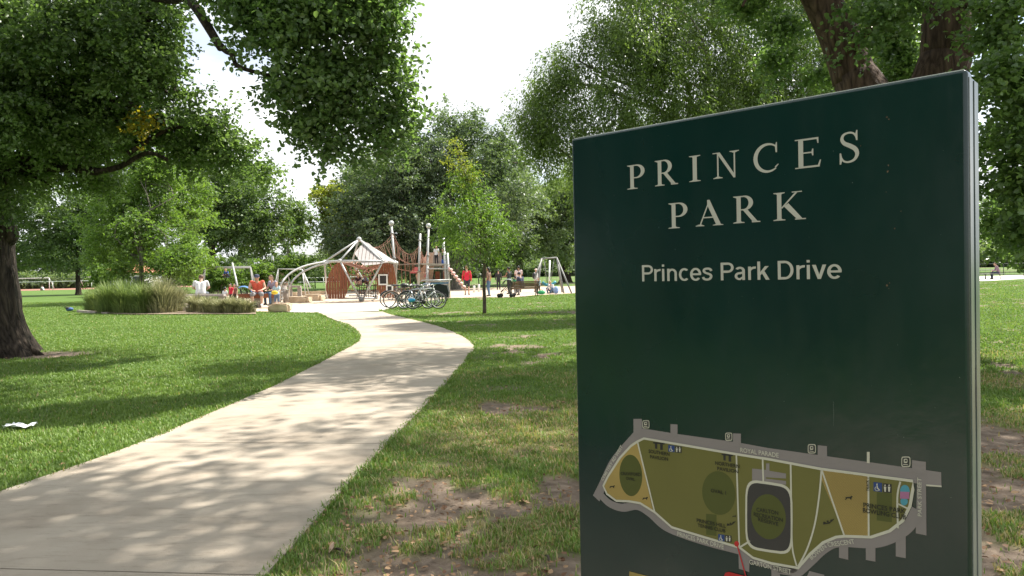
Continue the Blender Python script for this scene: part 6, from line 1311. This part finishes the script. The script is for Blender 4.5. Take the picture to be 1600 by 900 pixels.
b = G(869, 459); o = thing("blue_backpack", "pale blue backpack against the crouching person", "bag", tuple(b)); mb = MB(); mb.ell((0, 0, .22), (.17, .13, .24)); mb.build("bag_body", C("bag_pale_blue", .25, .35, .55), o, world=False); mb = MB(); mb.ell((.02, -.10, .15), (.11, .05, .11)); mb.build("pocket", C("bag_blue2", .18, .26, .48), o, world=False)
# on the tower and in the dome
dk = P(680, 413.5, 42.5)[2]
person("child in a white shirt on the upper deck of the play tower", np.array([P(682, 410, 43.3)[0], 43.3, dk]), 2.9, 'stand', 1.12, WHT, BLKC, HBR, group=None)
person("child in a dark shirt and blue shorts on the deck by the tower's post", np.array([P(693, 410, 43.2)[0], 43.2, dk - .35]), 2.2, 'stand', 1.30, BLKC, ROYAL, HBL, SKIN, legs='shorts')
person("child in black sitting cross legged inside the rope net of the dome", P(562, 446, 39.9), 2.9, 'floor', 1.30, C("black_red", .05, .02, .025), C("pink_grey", .35, .25, .25), HLB, legs='knee')
person("child in a grey blue hooded top climbing in the dome's net", P(575, 446, 40.4), 1.8, 'floor', 1.35, C("grey_blue", .16, .18, .28), BLKC, HBR, sleeve='long')
# left hand group
sy = 33.9
person("man in an orange singlet and navy cap sitting on the red timber beam, looking down", np.array([P(403, 470, sy)[0], sy, .04]), math.pi + .25, 'sit', 1.95, ORG, GRYC, HBR, sleeve='none', legs='knee', shoes=WHITE, extra=cap_(NAVY), lift=.05, wide=1.25)
person("brown haired woman in a mauve grey top at the right end of the timber beam", np.array([P(430, 470, sy + .5)[0], sy + .5, .04]), math.pi - .5, 'sit', 1.88, LAV, JEAN, HBR, sleeve='short', hair='long', lift=.06)
person("child in a pale blue shirt standing at the woman's knees with a yellow toy", np.array([P(432, 480, sy - .6)[0], sy - .5, 0]), math.pi, 'reach', 1.18, PBL, C("jean_short", .10, .14, .22), HRD, legs='knee', shoes=WHITE, extra=lambda o, J, hp, fz, k, Rt: (lambda mb: (mb.ell(J['hanR'] + [-.1, .05, -.05], (.16, .08, .09)), mb.build("yellow_toy", mat("toy_yellow", (.7, .5, .03), .5), o, world=False)))(MB()))
person("person in a white t shirt sitting with their back turned on the bed's timber beam", np.array([P(314, 470, 35.0)[0], 35.0, .14]), .25, 'sit', 1.95, WHT, C("grey_jean", .10, .12, .14), HBR, sleeve='short', wide=1.25)
person("small dark haired child in a white shirt behind the low shrubs", np.array([P(352, 470, 34.6)[0], 34.6, 0]), -.4, 'stand', .98, WHT, BLKC, HBL, SKIN)
person("child in a red shirt left of the leaning swing post", np.array([P(361, 465, 37.5)[0], 37.5, 0]), 2.6, 'stand', 1.12, RED, BLKC, HBL)
person("dark haired child in a brown shirt beside the child in red", np.array([P(367, 465, 37.8)[0], 37.8, 0]), 2.8, 'stand', 1.10, BRNC, BLKC, HBL)
person("toddler in blue riding high on the left swing", P(356, 434, 45.9), 2.8, 'floor', 1.15, ROYAL, BLKC, HLB)
# far
person("person in white sitting on the far lawn left of the straight trunked tree", G(68, 454) * np.array([1, 1, 0]), 1.4, 'floor', 1.7, WHT, BLKC, HBR, sleeve='long')
person("person in a mauve top sitting at the picnic table beyond the sign", np.array([P(1560, 436, G(1540, 436.5)[1] - .75)[0], G(1540, 436.5)[1] - .75, 0]), 1.2, 'sit', 1.75, MAUVE, NAVY, HBR, sleeve='long')
